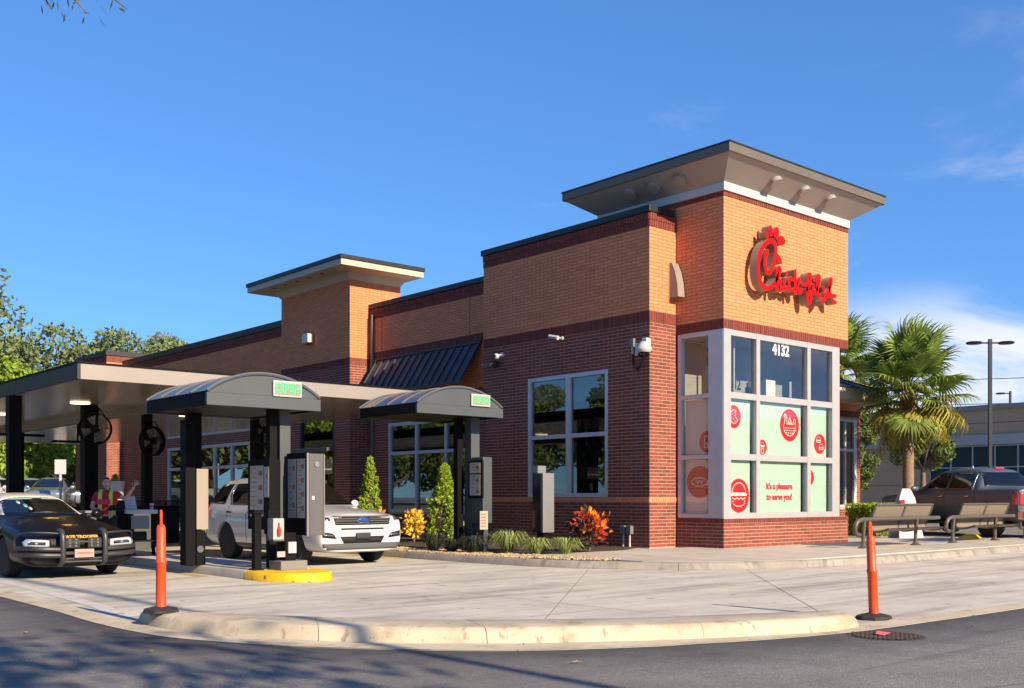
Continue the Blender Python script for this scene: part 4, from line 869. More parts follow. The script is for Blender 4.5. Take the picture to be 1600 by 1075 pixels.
# ================================================================= SMALL THINGS ON THE WALLS
def dome_camera(loc, label, out=(-1, 0, 0), s=1.0):
    t = thing('security_camera', label, 'camera', loc)
    o = Vector(out)
    MB().cyl((0, 0, 0), o * .07 * s, .06 * s, n=14).build('wall_mount', WHITEM, t); MB().cyl(o * .07 * s, o * .18 * s + Vector((0, 0, -.03)), .02 * s, n=8).build('arm', WHITEM, t)
    c = o * .24 * s + Vector((0, 0, -.06)); MB().blob(c, .08 * s, 12, 8).build('housing', WHITEM, t, smooth=True); MB().cyl(c, c + Vector((-.085, -.02, 0)) * s, .035 * s, n=10).build('lens', BLACKP, t)
dome_camera((-.975, 6.6, 5.16), 'small white ball camera high on the brick near the right shelter')
t = thing('floodlight', 'black double floodlight on the brick just below the ball camera', 'lamp', (-.975, 6.85, 4.95))
MB().cyl((0, 0, 0), (-.08, 0, 0), .06, n=12).build('wall_mount', BLACK, t)
for dy in (-.16, .22): MB().tube([(-.06, 0, 0), (-.14, dy * .6, -.02)], .018, 6).build('arm', STEEL, t); MB().cyl((-.14, dy * .6, -.02), (-.25, dy * 1.3, -.09), .045, .085, 12).build('lamp_head', STEEL if dy > 0 else BLACK, t)
t = thing('security_camera', 'white bullet camera angled off the brick under the soldier course', 'camera', (-.975, 4.35, 5.34))
MB().cyl((0, -.08, 0), (-.07, -.08, 0), .05, n=12).build('wall_mount', WHITEM, t); MB().cyl((-.06, -.08, 0), (-.14, 0, .01), .02, n=8).build('arm', WHITEM, t); MB().cyl((-.16, -.06, .0), (-.2, .22, .07), .055, .045, 14).build('housing', WHITEM, t)
t = thing('corner_camera', 'white multi-sensor camera with looped cable at the sunlit brick corner', 'camera', (-.97, 1.40, 4.75))
B('wall_box', WHITEM, t, (-.16, .02, -.12, -.016, .30, .17), bevel=.012); MB().lathe([(.10, .16), (.13, .1), (.19, .02), (.19, -.02), (.14, -.08)], 16, (-.2, -.02, 0)).build('sensor_housing', WHITEM, t, smooth=True)
B('bracket', WHITEM, t, (-.2, -.1, .08, -.04, .06, .26), bevel=.02)
for a in range(5): q = 1.2 + a * .9; MB().cyl((-.2, -.02, -.09), (-.2 + .13 * math.cos(q), -.02 + .13 * math.sin(q), -.15), .045, n=10).build('lens', BLACKP, t)
MB().tube(smooth_path([(-.1, .05, -.1), (-.1, .15, -.3), (-.06, .3, -.42), (-.04, .45, -.3), (-.04, .47, -.05)], 5), .022, 8).build('cable', BLACKP, t)
B('junction_box', GREYP, t, (-.09, .41, .1, -.016, .53, .31), bevel=.008); MB().cyl((-.05, .47, -.06), (-.05, .47, .1), .028, n=10).build('conduit', WHITEM, t)
t = thing('wall_sconce', 'taupe curved metal wall light on the sunlit tan brick strip', 'lamp', (-.24, 1.38, 6.05))
MB().prism([(0, 0), (0, .82), (-.06, .82), (-.16, .6), (-.23, .3), (-.25, .05), (-.25, 0)], lambda u, v, k: (-.02 + .24 * k, u, v)).build('curved_shade', TAUPE, t); B('back_plate', TAUPE, t, (-.04, 0, -.03, .0, .01, .83))
t = thing('wall_pack_light', 'cream box light on the second brick tower', 'lamp', (-.975, 16.77, 6.6))
B('lens', mat('light_lens', (.62, .58, .46), .4), t, (-.2, -.2, 0, -.05, .22, .3), bevel=.02); B('back_box', BRONZE, t, (-.05, -.26, -.03, 0, .26, .33))
t = thing('electrical_conduit', 'two small grey outlet boxes on white pipes at the wall foot', 'outlet', (-.98, 2.05, .15))
for y in (.10, -.10): B('box', GREYP, t, (-.11, y - .075, .30, .0, y + .075, .50), bevel=.008); MB().tube([(-.05, y, .3), (-.05, y, .08), (-.07, y - .02, 0)], .022, 8).build('pipe', WHITEM, t)
# ================================================================= STREET FURNITURE
def delineator(loc, label, lean, rz):
    t = thing('delineator_post', label, 'delineator post', loc, rz, 'orange delineator posts on the lane edge')
    P = [(.225 * math.cos(R_(22.5 + 45 * k)) * (1.08 if k % 4 in (0, 3) else 1), .19 * math.sin(R_(22.5 + 45 * k))) for k in range(8)]
    MB().add([(x, y, 0) for x, y in P] + [(x * .93, y * .93, .03) for x, y in P] + [(x * .35, y * .4, .055) for x, y in P], [(i, (i + 1) % 8, 8 + (i + 1) % 8, 8 + i) for i in range(8)] + [(8 + i, 8 + (i + 1) % 8, 16 + (i + 1) % 8, 16 + i) for i in range(8)] + [tuple(range(16, 24)), tuple(range(7, -1, -1))]).build('rubber_base', mat('black_rubber', (.022, .021, .02), .8, var=.3, vs=12, bump=.3), t)
    ax = Vector((lean[0], lean[1], 1)).normalized(); p = lambda h: Vector((0, 0, .05)) + ax * h
    b = MB(); prof = [(0, .056), (.02, .052), (.44, .050), (.45, .056), (.47, .056), (.48, .048), (.80, .046), (.83, .04), (.845, .028)]
    sh = MB().tube([p(h) for h, r in prof], [r for h, r in prof], 18).build('post', ORANGE, t, smooth=True)
    side = Vector((1, 0, 0)); side = (side - ax * side.dot(ax)).normalized()
    q = [p(.82) + side * -.034, p(.93) + side * -.034, p(.975) + side * -.02, p(.985), p(.975) + side * .02, p(.93) + side * .034, p(.82) + side * .034]
    MB().tube(smooth_path(q, 3), .014, 8).build('loop_handle', ORANGE, sh, smooth=True)
delineator((-15.05, -4.40, .145), 'orange delineator post on the left end of the foreground kerb island', (.005, .0), 1.2)
delineator((-9.02, -8.92, .014), 'slightly leaning orange delineator post on the lane beside the drain grate', (-.045, .03), .25)
# benches
BENCHM = mat('bench_steel', (.10, .085, .07), .45, .2, var=.1, vs=5); MESHM = mat('bench_mesh', (.19, .16, .12), .6, .1, var=.15, vs=60)
def bench(x0, label, ln=3.9):
    t = thing('metal_bench', label, 'bench', (x0, -2.1, .15), 0, 'two-seat metal benches on the pavement')
    prof = [(.28, .98), (.24, .86), (.16, .66), (.10, .5), (.12, .40), (.22, .36), (.42, .38), (.62, .44)]   # y, z from the top of the back to the seat edge
    prof = [(-y + .35, z) for y, z in prof]
    pr = [(p.x, p.z) for p in smooth_path([(y, 0, z) for y, z in prof], 4)]
    for s0, s1 in ((.95, 2.25), (2.33, 3.6)):
        n = len(pr); v = [(x, y, z) for x in (s0, s1) for y, z in pr] + [(x, y + .012, z + .012) for x in (s0, s1) for y, z in pr]
        f = [(i, i + 1, n + i + 1, n + i) for i in range(n - 1)] + [(2 * n + i, 3 * n + i, 3 * n + i + 1, 2 * n + i + 1) for i in range(n - 1)]
        se = MB().add(v, f).build('mesh_seat', MESHM, t, smooth=True)
        for x in (s0 - .025, s1 + .025): MB().tube([(x, y, z) for y, z in pr], .028, 8).build('seat_rim', BENCHM, se, smooth=True)
        MB().tube([(s0 - .02, pr[0][0], pr[0][1] + .01), (s1 + .02, pr[0][0], pr[0][1] + .01)], .03, 8).build('top_rail', BENCHM, se, smooth=True)
    yb = .22 
    MB().tube(smooth_path([(.35, .12, .30), (.12, .1, .33), (.0, .06, .45), (.06, .04, .6), (.25, .03, .66), (.6, .03, .66), (1.6, .03, .66), (3.0, .03, .66), (3.85, .03, .66)], 5), .05, 12).build('main_beam', BENCHM, t, smooth=True)
    MB().tube(smooth_path([(3.85, .03, .66), (3.95, .03, .62), (3.97, .03, .5), (3.97, .06, .02)], 5), .05, 12).build('leg', BENCHM, t, smooth=True) if ln > 4 else None
    for x in (.35, 2.75):
        MB().tube([(x, .03, .64), (x, .06, .3), (x, .06, .03)], .045, 12).build('leg', BENCHM, t, smooth=True); MB().lathe([(.13, 0), (.13, .015), (.07, .05), (.05, .09)], 16, (x, .06, 0)).build('foot', BENCHM, t, smooth=True)
bench(2.15, 'left bench nearest the brick tower, brown metal with mesh seats')
bench(6.45, 'middle brown metal mesh bench in front of the pickup truck')
bench(10.75, 'rightmost brown metal bench cut off by the picture edge')
# storm drain
t = thing('storm_drain', 'oval iron drain grate in the asphalt by the right orange post', 'drain', (-10.2, -9.72, .006))
MB().lathe([(.30, 0), (.34, .004), (.36, .0)], 28).build('rim', mat('rusty_iron', (.05, .035, .03), .8, var=.4, vs=20), t); MB().lathe([(.0, .0), (.3, .0005)], 28).build('pit', mat('pit_black', (.008, .008, .008), .95), t)
b = MB()
for k in range(-6, 7): hw_ = math.sqrt(max(0, .3 ** 2 - (k * .045) ** 2)); b.box(-hw_, k * .045 - .010, .002, hw_, k * .045 + .010, .009)
for k in range(-3, 4): hw_ = math.sqrt(max(0, .3 ** 2 - (k * .08) ** 2)); b.box(k * .08 - .009, -hw_, .0025, k * .08 + .009, hw_, .0085)
b.build('grate', MATS['rusty_iron'], t)
t = thing('litter', 'scrap of pink paper lying on the drain grate', 'litter', (-10.22, -9.7, .018))
MB().add([(-.06, -.05, 0), (.05, -.06, .02), (.08, .04, .0), (.0, .06, .03), (-.07, .03, .01)], [(0, 1, 2, 3, 4)]).build('paper', mat('pink_paper', (.6, .12, .12), .8), t)
# white A-frame cone behind the benches
t = thing('sandwich_board', 'white rounded pavement sign with a red corner behind the left bench', 'sign', (9.0, .4, .15), -.4)
MB().prism([(-.42, 0), (.42, 0), (.27, 1.15), (.14, 1.42), (-.14, 1.42), (-.27, 1.15)], lambda u, v, k: (u, -.22 + .16 * v + .04 * k, v)).build('front_board', WHITEM, t, bevel=.01)
MB().prism([(-.42, 0), (.42, 0), (.27, 1.15), (.14, 1.42), (-.14, 1.42), (-.27, 1.15)], lambda u, v, k: (u, .26 - .16 * v + .04 * k, v)).build('rear_board', WHITEM, t, bevel=.01); B('red_print', CORAL, t, (-.28, -.1, .82, -.14, -.085, 1.1))
t = thing('speed_bump', 'yellow painted ramp end on the pavement by the truck wheel', 'bump', (9.95, -1.05, .15), .3)
MB().add([(-.75, -.2, 0), (.55, -.2, 0), (.75, .05, 0), (.55, .3, 0), (-.75, .3, 0), (-.6, -.08, .09), (.4, -.08, .12), (.52, .05, .12), (.4, .18, .12), (-.6, .18, .09)], [(0, 1, 6, 5), (1, 2, 7, 6), (2, 3, 8, 7), (3, 4, 9, 8), (4, 0, 5, 9), (5, 6, 7, 8, 9)]).build('ramp', YELLOW, t, smooth=True)
# lamps and wires
def lamp_post(loc, h, label, rz, arms=(-1, 1)):
    t = thing('street_lamp', label, 'street lamp', loc, rz, 'parking lot lamp posts')
    MB().box(-.07, -.07, 0, .07, .07, h).build('pole', BRONZE, t, bevel=.01); MB().cyl((0, 0, 0), (0, 0, .5), .25, n=18).build('footing', CONC, t)
    for s in arms: MB().box(min(.07 * s, .4 * s), -.03, h - .2, max(.07 * s, .4 * s), .03, h - .13).build('arm', BRONZE, t); MB().lathe([(.02, .05), (.3, .04), (.34, .0), (.3, -.05), (.05, -.07)], 20, (.68 * s, 0, h - .16)).build('lamp_head', BRONZE, t, smooth=True)
lamp_post((25.6, 5.53, .1), 8.0, 'tall twin-headed dark lamp post rising behind the pickup truck', -.75)
lamp_post((56.7, 18.2, .1), 8.8, 'distant single-armed lamp post above the far tan wall', -.75, (-1,))
lamp_post((-13.95, -23.2, 0), 15.5, 'lamp post whose thin shadow crosses the foreground kerb', 1.57)
for k, (z, dz) in enumerate(((11.6, .5), (9.2, .4), (6.9, .35))):
    a = Vector((60, 62, z + 1.2)); b = Vector((110, -10, z + 1.8)); t = thing('power_line', ('highest', 'middle', 'lowest')[k] + ' of the power lines crossing the sky at right', 'power line', a, 0, 'power lines')
    MB().tube([(b - a) * s + Vector((0, 0, -1.2 * 4 * s * (1 - s) * .3)) for s in [i / 12 for i in range(13)]], .035, 5).build('wire', BLACK, t)
# far tan commercial building on the right
FARW = mat('tan_stucco', (.50, .34, .205), .9, var=.08, vs=1); 
t = thing('commercial_building', 'low tan building with a row of dark windows behind the truck', 'building', (32, 12, .1))
ft = B('wall', FARW, t, (-1.5, -40, 0, 20, 16, 5.4)); B('parapet', mat('parapet_grey', (.30, .27, .24), .8), t, (-1.62, -40.1, 5.4, 20.1, 16.1, 5.62)); B('pale_band', mat('pale_band', (.42, .40, .37), .7), t, (-1.7, -40, 3.72, -1.51, 12, 4.2))
for z in (1.8, 4.75): B('joint', mat('stucco_joint', (.13, .095, .065), .9), t, (-1.506, -40, z, -1.5, 16, z + .025))
for k in range(5):
    y = -6.65 + k * 1.07
    f_ = B('window', ALU, t, (-1.56, y, 1.6, -1.505, y + 1.07, 3.70)); 
    for j in range(2):
        for i in range(1): B('pane', mat('green_glass', (.035, .06, .055), .08), f_, (-1.57, y + .04, 1.66 + j * 1.02, -1.561, y + 1.03, 2.62 + j * 1.02))
# fence, planter, bin and cart under the canopy
t = thing('railing', 'black metal railing before the shop front under the canopy', 'railing', (-2.6, 25, .15))
for y in [(-6 + k * .16) for k in range(75)]: B('baluster', BLACK, t, (-.012, y - .012, .1, .012, y + .012, 1.0))
B('top_rail', BLACK, t, (-.03, -6.1, 1.0, .03, 6, 1.05)); B('bottom_rail', BLACK, t, (-.025, -6.1, .06, .025, 6, .1))
for y in (-6, -3, 0, 3, 5.95): B('post', BLACK, t, (-.035, y - .035, 0, .035, y + .035, 1.1))
# ================================================================= PLANTS
def leafmat(name, c, rnd=.45, tr=.25, var=.0): return mat(name, c, .62, rnd=rnd, trans=tr, spec=.3)
G1 = leafmat('oak_leaf', (.13, .18, .05)); G2 = leafmat('bright_leaf', (.22, .33, .035)); G3 = leafmat('dark_leaf', (.055, .09, .03)); G4 = leafmat('far_leaf', (.17, .215, .085))
BARK = mat('bark', (.16, .12, .085), .9, var=.35, vs=14, bump=.8, bs=22, stretch=(1, 1, .3))
def leaves(b, c, r, n, size, rg, shell=.55, flat=1.0):
    for _ in range(n):
        while True:
            d = Vector((rg.uniform(-1, 1), rg.uniform(-1, 1), rg.uniform(-1, 1)))
            if .05 < d.length < 1: break
        d = d.normalized() * (shell + (1 - shell) * rg.random()) if rg.random() < .75 else d
        p = Vector(c) + Vector((d.x * r[0], d.y * r[1], d.z * r[2] * flat))
        u = Vector((rg.gauss(0, 1), rg.gauss(0, 1), rg.gauss(0, .8))).normalized(); v = u.orthogonal().normalized(); w_ = u.cross(v); a = rg.uniform(0, 6.28); v = v * math.cos(a) + w_ * math.sin(a); w2 = u.cross(v)
        s = size * rg.uniform(.6, 1.3)
        b.add([p - v * s, p + w2 * s * .45 + u * s * .12, p + v * s, p - w2 * s * .45 + u * s * .12], [(0, 1, 2, 3)])
def tree(name, label, loc, h, spread, clear, nclump, nleaf, size, m, seed, group=None, trunk_r=.22, lean=(0, 0)):
    rg = random.Random(seed); t = thing(name, label, 'tree', loc, 0, group)
    fork = Vector((lean[0], lean[1], clear))
    MB().tube(smooth_path([(0, 0, -.1), (lean[0] * .3, lean[1] * .3, clear * .5), fork], 4), [trunk_r * (1.25 - .5 * k / 8) for k in range(9)], 10).build('trunk', BARK, t, smooth=True)
    b = MB(); lb = MB()
    for k in range(nclump):
        a = k * 2.399 + rg.uniform(-.4, .4); q = (k + .5) / nclump; rr = spread * math.sqrt(1 - (2 * q - 1) ** 2 * .8) * rg.uniform(.45, .95); z = clear * .9 + (h - clear * .9) * (.12 + .8 * q)
        c = Vector((lean[0] + rr * math.cos(a), lean[1] + rr * math.sin(a), z)); cr = spread * rg.uniform(.24, .42)
        leaves(b, c, (cr, cr, cr * .7), nleaf, size, rg)
        mid = fork.lerp(c, .5) + Vector((0, 0, -.05 * h)); lb.tube(smooth_path([fork - Vector((0, 0, .2)), mid, c], 3), [trunk_r * .55 * (1 - .12 * i) for i in range(7)], 6)
    lb.build('limb', BARK, t, smooth=True); b.build('crown', m, t)
    return t
T = 'trees beyond the far parking lot'
for i, (x, y, h, sp, cl, nc, m, lab) in enumerate((
    (-9.5, 46.0, 13.6, 6.6, 2.0, 30, G4, 'tallest broad oak at the far left behind the canopy'),
    (-2.2, 49.0, 8.2, 4.6, 1.0, 24, G2, 'bright green tree behind the parked blue car'),
    (-13.5, 42.0, 8.0, 4.8, .8, 22, G2, 'yellow-green tree at the left picture edge under the canopy'),
    (-7.6, 50.0, 7.0, 4.4, .5, 22, G1, 'low dark tree between the far parked cars'),
    (3.5, 60.0, 12.6, 5.6, 2.6, 24, G4, 'oak crown just left of the rear brick parapet'),
    (10.5, 62.0, 13.6, 5.6, 3.0, 22, G4, 'oak crown showing above the middle of the rear roof line'),
    (17.0, 64.0, 13.9, 4.6, 3.0, 18, G4, 'oak crown showing above the roof line nearest the second tower'),
    (4.0, 52.0, 9.6, 4.6, .8, 20, G1, 'dark lower tree beside the rear end of the building'),
    (-20.0, 44.0, 10.0, 5.0, 1.0, 20, G1, 'oak standing beyond the left picture edge'),
    (-30, 40, 9.0, 5.0, .8, 14, G1, 'oak beyond the left edge mirrored in the dining windows'),  # this oak and the mirrored ones below: unseen, added for the window reflections
    (-40, 37, 10.0, 5.5, .8, 14, G2, 'pale oak beyond the left edge mirrored in the dining windows'),
    (-24, 52, 9.5, 5.0, .8, 14, G3, 'dark oak beyond the left edge mirrored in the shop front'),
    (-38, 54, 11.0, 6.0, .8, 14, G1, 'broad oak beyond the left edge mirrored in the shop front'),
    (-50, 44, 10.5, 6.0, .8, 14, G3, 'farthest oak beyond the left edge mirrored in the glass'),
    (-27, 45, 10.5, 4.6, .6, 14, G2, 'yellow-green oak beyond the left edge mirrored in the recessed window'),
    (-19.5, 55, 11.5, 5.0, .6, 14, G1, 'tall oak beyond the left edge mirrored in the recessed window'),
    (-34.5, 46, 9.5, 5.0, .6, 14, G1, 'rounded oak beyond the left edge mirrored in the near dining window'),
    (78, 22, 10.5, 4.5, 3, 12, G1, 'distant tree top above the far tan wall'))):
    tree('oak_tree', lab, (x, y, ground_z(x, y)), h, sp, cl, nc, 620, .21, m, 40 + i, T)
tree('oak_tree', 'young oak with pale trunk beside the palm and the hedge', (18.4, 8.0, .14), 4.9, 1.35, 1.3, 16, 460, .085, G1, 11, None, .15)
tree('oak_tree', 'small spreading oak behind the palm trunk', (23.4, 7.4, .14), 5.1, 1.6, 2.6, 16, 460, .085, G1, 12, None, .12)
near = tree('oak_tree', 'tree whose overhanging branch tips hang into the top left of the sky', (-22.4, -3.6, 0), 9.5, 3.6, 3.6, 16, 500, .10, G3, 21, None, .25)
def branch():
    rg = random.Random(5); o = Vector((-22.4, -3.6, 0)); b = MB(); l = MB()
    tips = [(-16.98, -7.10, 4.80), (-16.80, -7.25, 4.79), (-16.58, -7.46, 4.80)]
    hub = Vector((-17.3, -6.75, 5.35))
    l.tube([Vector((-22.3, -3.7, 4.6)) - o, Vector((-20, -5, 5.9)) - o, hub - o], [.08, .05, .03], 6)
    for t_ in tips:
        t_ = Vector(t_); mid = hub.lerp(t_, .6) + Vector((0, 0, .1)); l.tube([hub - o, mid - o, t_ - o], [.022, .012, .005], 5)
        for k in range(26):
            p = mid.lerp(t_, rg.uniform(-.35, 1.0)) + Vector((rg.gauss(0, .08), rg.gauss(0, .08), rg.gauss(0, .035)))
            d = Vector((rg.gauss(0, .7), rg.gauss(0, .7), -.9 + rg.gauss(0, .4))).normalized(); s = d.orthogonal().normalized(); L_ = rg.uniform(.05, .095)
            b.add([p - o, p + d * L_ * .5 + s * .013 - o, p + d * L_ - o, p + d * L_ * .5 - s * .013 - o], [(0, 1, 2, 3)])
    l.build('branch', BARK, near); b.build('hanging_leaves', G3, near)
branch()
tree('oak_tree', 'roadside oak whose shade dapples the asphalt at lower left', (-20.3, -22.6, 0), 11.0, 4.6, 4.4, 26, 420, .16, G1, 22, None, .3)
tree('oak_tree', 'oak across the road mirrored in the tower glass', (-3.5, -34.0, 0), 7.0, 3.6, 2.0, 16, 300, .16, G1, 23, None, .3)
# ---- sabal palms
FROND = leafmat('palm_frond', (.19, .265, .05), .45, .3); FRONDY = leafmat('yellow_frond', (.33, .31, .05), .35, .3); FRONDB = leafmat('dry_frond', (.26, .15, .055), .4, .15)
def frond_mesh(seed, droop, m):
    rg = random.Random(seed); b = MB()
    b.tube([(0, 0, 0), (.5, 0, .03), (1.0, 0, -.02)], [.022, .016, .012], 5)
    n = 34
    for k in range(n):
        a = (-1 + 2 * (k + .5) / n) * 2.0; L_ = (1.05 - .25 * abs(a) / 2) * rg.uniform(.9, 1.08)
        d = Vector((math.cos(a), math.sin(a), .25 * math.cos(a) - .05)).normalized(); o = Vector((1.0, 0, 0)) + Vector((-.12 * abs(a) / 2, 0, 0)); up = Vector((0, 0, 1)); s = d.cross(up).normalized()
        p0 = o; p1 = o + d * L_ * .5 + up * .03; p2 = o + d * L_ * .78 - up * droop * .12 * rg.uniform(.6, 1.4); p3 = o + d * L_ * (1 - droop * .12) - up * droop * .42 * rg.uniform(.6, 1.5)
        b.add([p0 - s * .008, p0 + s * .008, p1 + s * .036 + up * .015, p1 - s * .036, p2 + s * .02, p2 - s * .02, p3], [(0, 1, 2, 3), (3, 2, 4, 5), (5, 4, 6)])
    return b.mesh('frond', m)
FM = {k: [frond_mesh(100 + j, dr, m) for j in range(3)] for k, dr, m in (('g', .5, FROND), ('y', 1.0, FRONDY), ('b', 1.5, FRONDB))}
def palm(loc, h, label, seed, n=54, s=1.18):
    rg = random.Random(seed); t = thing('palm_tree', label, 'palm', loc, 0, 'fan palms')
    pr = [(.27, 0), (.23, .3), (.19, 1.0), (.185, h * .6), (.20, h * .9), (.22, h)]
    prof = []
    for (r0, z0), (r1, z1) in zip(pr, pr[1:]):
        for k in range(6): f = k / 6; prof.append((r0 + (r1 - r0) * f + (.008 if k % 2 else -.004), z0 + (z1 - z0) * f))
    MB().lathe(prof, 14).build('trunk', mat('palm_bark', (.22, .155, .10), .9, var=.3, vs=6, bump=.8, bs=18, stretch=(1, 1, 3)), t, smooth=True)
    bb = MB()
    for k in range(40):
        a = k * 2.4; z = h - .5 + .75 * k / 40; bb.add([(.2 * math.cos(a - .25), .2 * math.sin(a - .25), z - .2), (.2 * math.cos(a + .25), .2 * math.sin(a + .25), z - .2), (.38 * math.cos(a + .08), .38 * math.sin(a + .08), z + .25), (.38 * math.cos(a - .08), .38 * math.sin(a - .08), z + .25)], [(0, 1, 2, 3)])
    bb.build('leaf_boots', FRONDB, t)
    for k in range(n):
        q = k / (n - 1); a = k * 2.39996 + rg.uniform(-.2, .2); el = 1.35 - 2.3 * q ** .85 + rg.uniform(-.3, .3)
        kind = 'g' if q < .66 + rg.uniform(0, .22) else ('y' if rg.random() < .7 else 'b')
        o = share('frond', rg.choice(FM[kind]), t, (0, 0, h + .35 - .5 * q)); o.rotation_euler = (rg.uniform(-.4, .4), -el, a); k_ = s * rg.uniform(.75, 1.15); o.scale = (k_, k_, k_)
palm((14.5, 3.3, .14), 4.75, 'large fan palm with yellowing lower fronds right of the tower', 1)
palm((18.6, 8.6, .14), 6.2, 'second fan palm half hidden behind the tower edge', 2, n=46)
# ---- hedge
t = thing('clipped_hedge', 'low clipped light green hedge beside the wing window', 'hedge', (11.1, 2.3, .14))
b = MB(); rg = random.Random(2)
for _ in range(9000):
    p = Vector((rg.uniform(-1.3, 1.5), rg.uniform(-.55, .55), rg.uniform(.0, .95))); 
    f = rg.randrange(3)
    if f == 0: p.z = .95 + rg.uniform(-.05, .04)
    elif f == 1: p.y = rg.choice((-.55, .55)) + rg.uniform(-.04, .04)
    else: p.x = rg.choice((-1.3, 1.5)) + rg.uniform(-.04, .04)
    leaves(b, p, (.02, .02, .02), 1, .042, rg)
b.build('foliage', leafmat('hedge_leaf', (.27, .38, .03)), t); B('inner_twigs', mat('hedge_twigs', (.05, .045, .02), .9), t, (-1.22, -.48, 0, 1.42, .48, .86))
# ---- clipped cone shrubs
def cone(loc, h, r, label, seed, n=7500):
    rg = random.Random(seed); t = thing('cone_shrub', label, 'shrub', loc, 0, 'clipped bright green cone shrubs'); b = MB()
    nb = 70
    for j in range(nb):                       # overlapping sprays of leaves give the clipped cone an uneven skin
        q = ((j + .5) / nb) ** 1.05; a = j * 2.39996 + rg.uniform(-.5, .5)
        rad = r * (1 - q ** 1.45) ** .85 * (.80 + .2 * math.sin(min(1, q / .25) * 1.571)) * rg.uniform(.62, .95); cr = r * rg.uniform(.20, .42) * (1 - .45 * q)
        leaves(b, (rad * math.cos(a), rad * math.sin(a), .12 + q * (h - .2)), (cr, cr, cr * 1.15), int(n / nb * rg.uniform(.7, 1.3)), .042, rg, shell=.35)
    b.build('foliage', leafmat('shrub_leaf', (.25, .36, .03)), t); MB().cyl((0, 0, 0), (0, 0, h * .8), .05, .015, 8).build('stem', BARK, t); MB().lathe([(r * .55, .1), (r * .62, h * .25), (r * .42, h * .55), (.02, h * .8)], 12).build('inner_twigs', MATS['hedge_twigs'], t)
cone((-2.5, 7.2, .14), 2.1, .52, 'largest clipped cone shrub before the three-pane dining window', 1)
cone((-3.45, 9.3, .14), 2.3, .42, 'clipped cone shrub right behind the white car windscreen', 2)
cone((-10.2, 9.9, .14 + .72), 1.05, .26, 'small cone shrub in the planter behind the waving person', 3, 1500)
# ---- crotons and grasses
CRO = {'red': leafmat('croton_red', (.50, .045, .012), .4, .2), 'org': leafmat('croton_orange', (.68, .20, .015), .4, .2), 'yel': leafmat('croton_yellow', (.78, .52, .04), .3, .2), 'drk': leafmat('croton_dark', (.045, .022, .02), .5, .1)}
def croton(loc, h, r, label, seed, mix, n=300):
    rg = random.Random(seed); t = thing('croton_bush', label, 'bush', loc, 0, 'colourful croton bushes'); bs = {k: MB() for k in CRO}
    st = MB()
    for k in range(9): a = k * .7; st.tube([(0, 0, 0), (.3 * r * math.cos(a), .3 * r * math.sin(a), h * .4), (.7 * r * math.cos(a), .7 * r * math.sin(a), h * .75)], .012, 5)
    st.build('stem', BARK, t)
    for k in range(n):
        d = Vector((rg.gauss(0, 1), rg.gauss(0, 1), rg.gauss(0, 1))).normalized() * rg.uniform(.4, 1) * (1 + .35 * noise.noise((rg.random(), seed, 0))); d *= .9 + .35 * noise.noise(d * 2.2 + Vector((seed, 0, 0))); p = Vector((d.x * r, d.y * r, h * .54 + d.z * h * .42))
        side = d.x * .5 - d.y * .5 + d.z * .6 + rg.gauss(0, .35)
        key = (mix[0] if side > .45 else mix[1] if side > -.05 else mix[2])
        o = (d + Vector((rg.gauss(0, .75), rg.gauss(0, .75), .3 + rg.gauss(0, .4)))).normalized(); s = o.orthogonal().normalized(); s = (s * math.cos(k) + o.cross(s) * math.sin(k)); L_ = rg.uniform(.10, .17); u = o.cross(s)
        bs[key].add([p, p + o * L_ * .5 + s * .044, p + o * L_ - u * .03, p + o * L_ * .5 - s * .044, p + o * L_ * .5 - u * .012], [(0, 1, 4), (1, 2, 4), (2, 3, 4), (3, 0, 4)])
    for k, b in bs.items():
        if b.v: b.build({'red': 'red_leaves', 'org': 'orange_leaves', 'yel': 'yellow_leaves', 'drk': 'dark_leaves'}[k], CRO[k], t)
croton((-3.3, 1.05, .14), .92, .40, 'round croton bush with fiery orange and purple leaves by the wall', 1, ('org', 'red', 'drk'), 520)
croton((-3.35, 7.4, .14), .9, .30, 'yellow croton bush left of the largest cone shrub', 2, ('yel', 'yel', 'yel'))
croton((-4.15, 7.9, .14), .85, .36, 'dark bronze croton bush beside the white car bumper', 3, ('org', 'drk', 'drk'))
GRASS = leafmat('grass_blade', (.26, .31, .09), .4, .2); GRASSD = leafmat('dark_grass_blade', (.035, .045, .03), .4, .1)
def clump(loc, h, r, label, seed, m, n=240):
    rg = random.Random(seed); t = thing('grass_clump', label, 'grass clump', loc, 0, 'strappy grass clumps in the bed'); b = MB()
    for k in range(n):
        a = rg.uniform(0, 6.283); d = Vector((math.cos(a), math.sin(a), 0)); s = Vector((-d.y, d.x, 0)) * rg.uniform(.006, .010); R = r * rg.uniform(.2, 1); H = h * rg.uniform(.6, 1.05); p0 = d * rg.uniform(0, .1)
        P = [p0, p0 + d * R * .3 + Vector((0, 0, H * .7)), p0 + d * R * .68 + Vector((0, 0, H * .95)), p0 + d * R * 1.1 + Vector((0, 0, H * rg.uniform(.25, .8)))]
        b.add([P[0] - s, P[0] + s, P[1] + s, P[1] - s, P[2] + s * .8, P[2] - s * .8, P[3]], [(0, 1, 2, 3), (3, 2, 4, 5), (5, 4, 6)])
    b.build('blades', m, t)
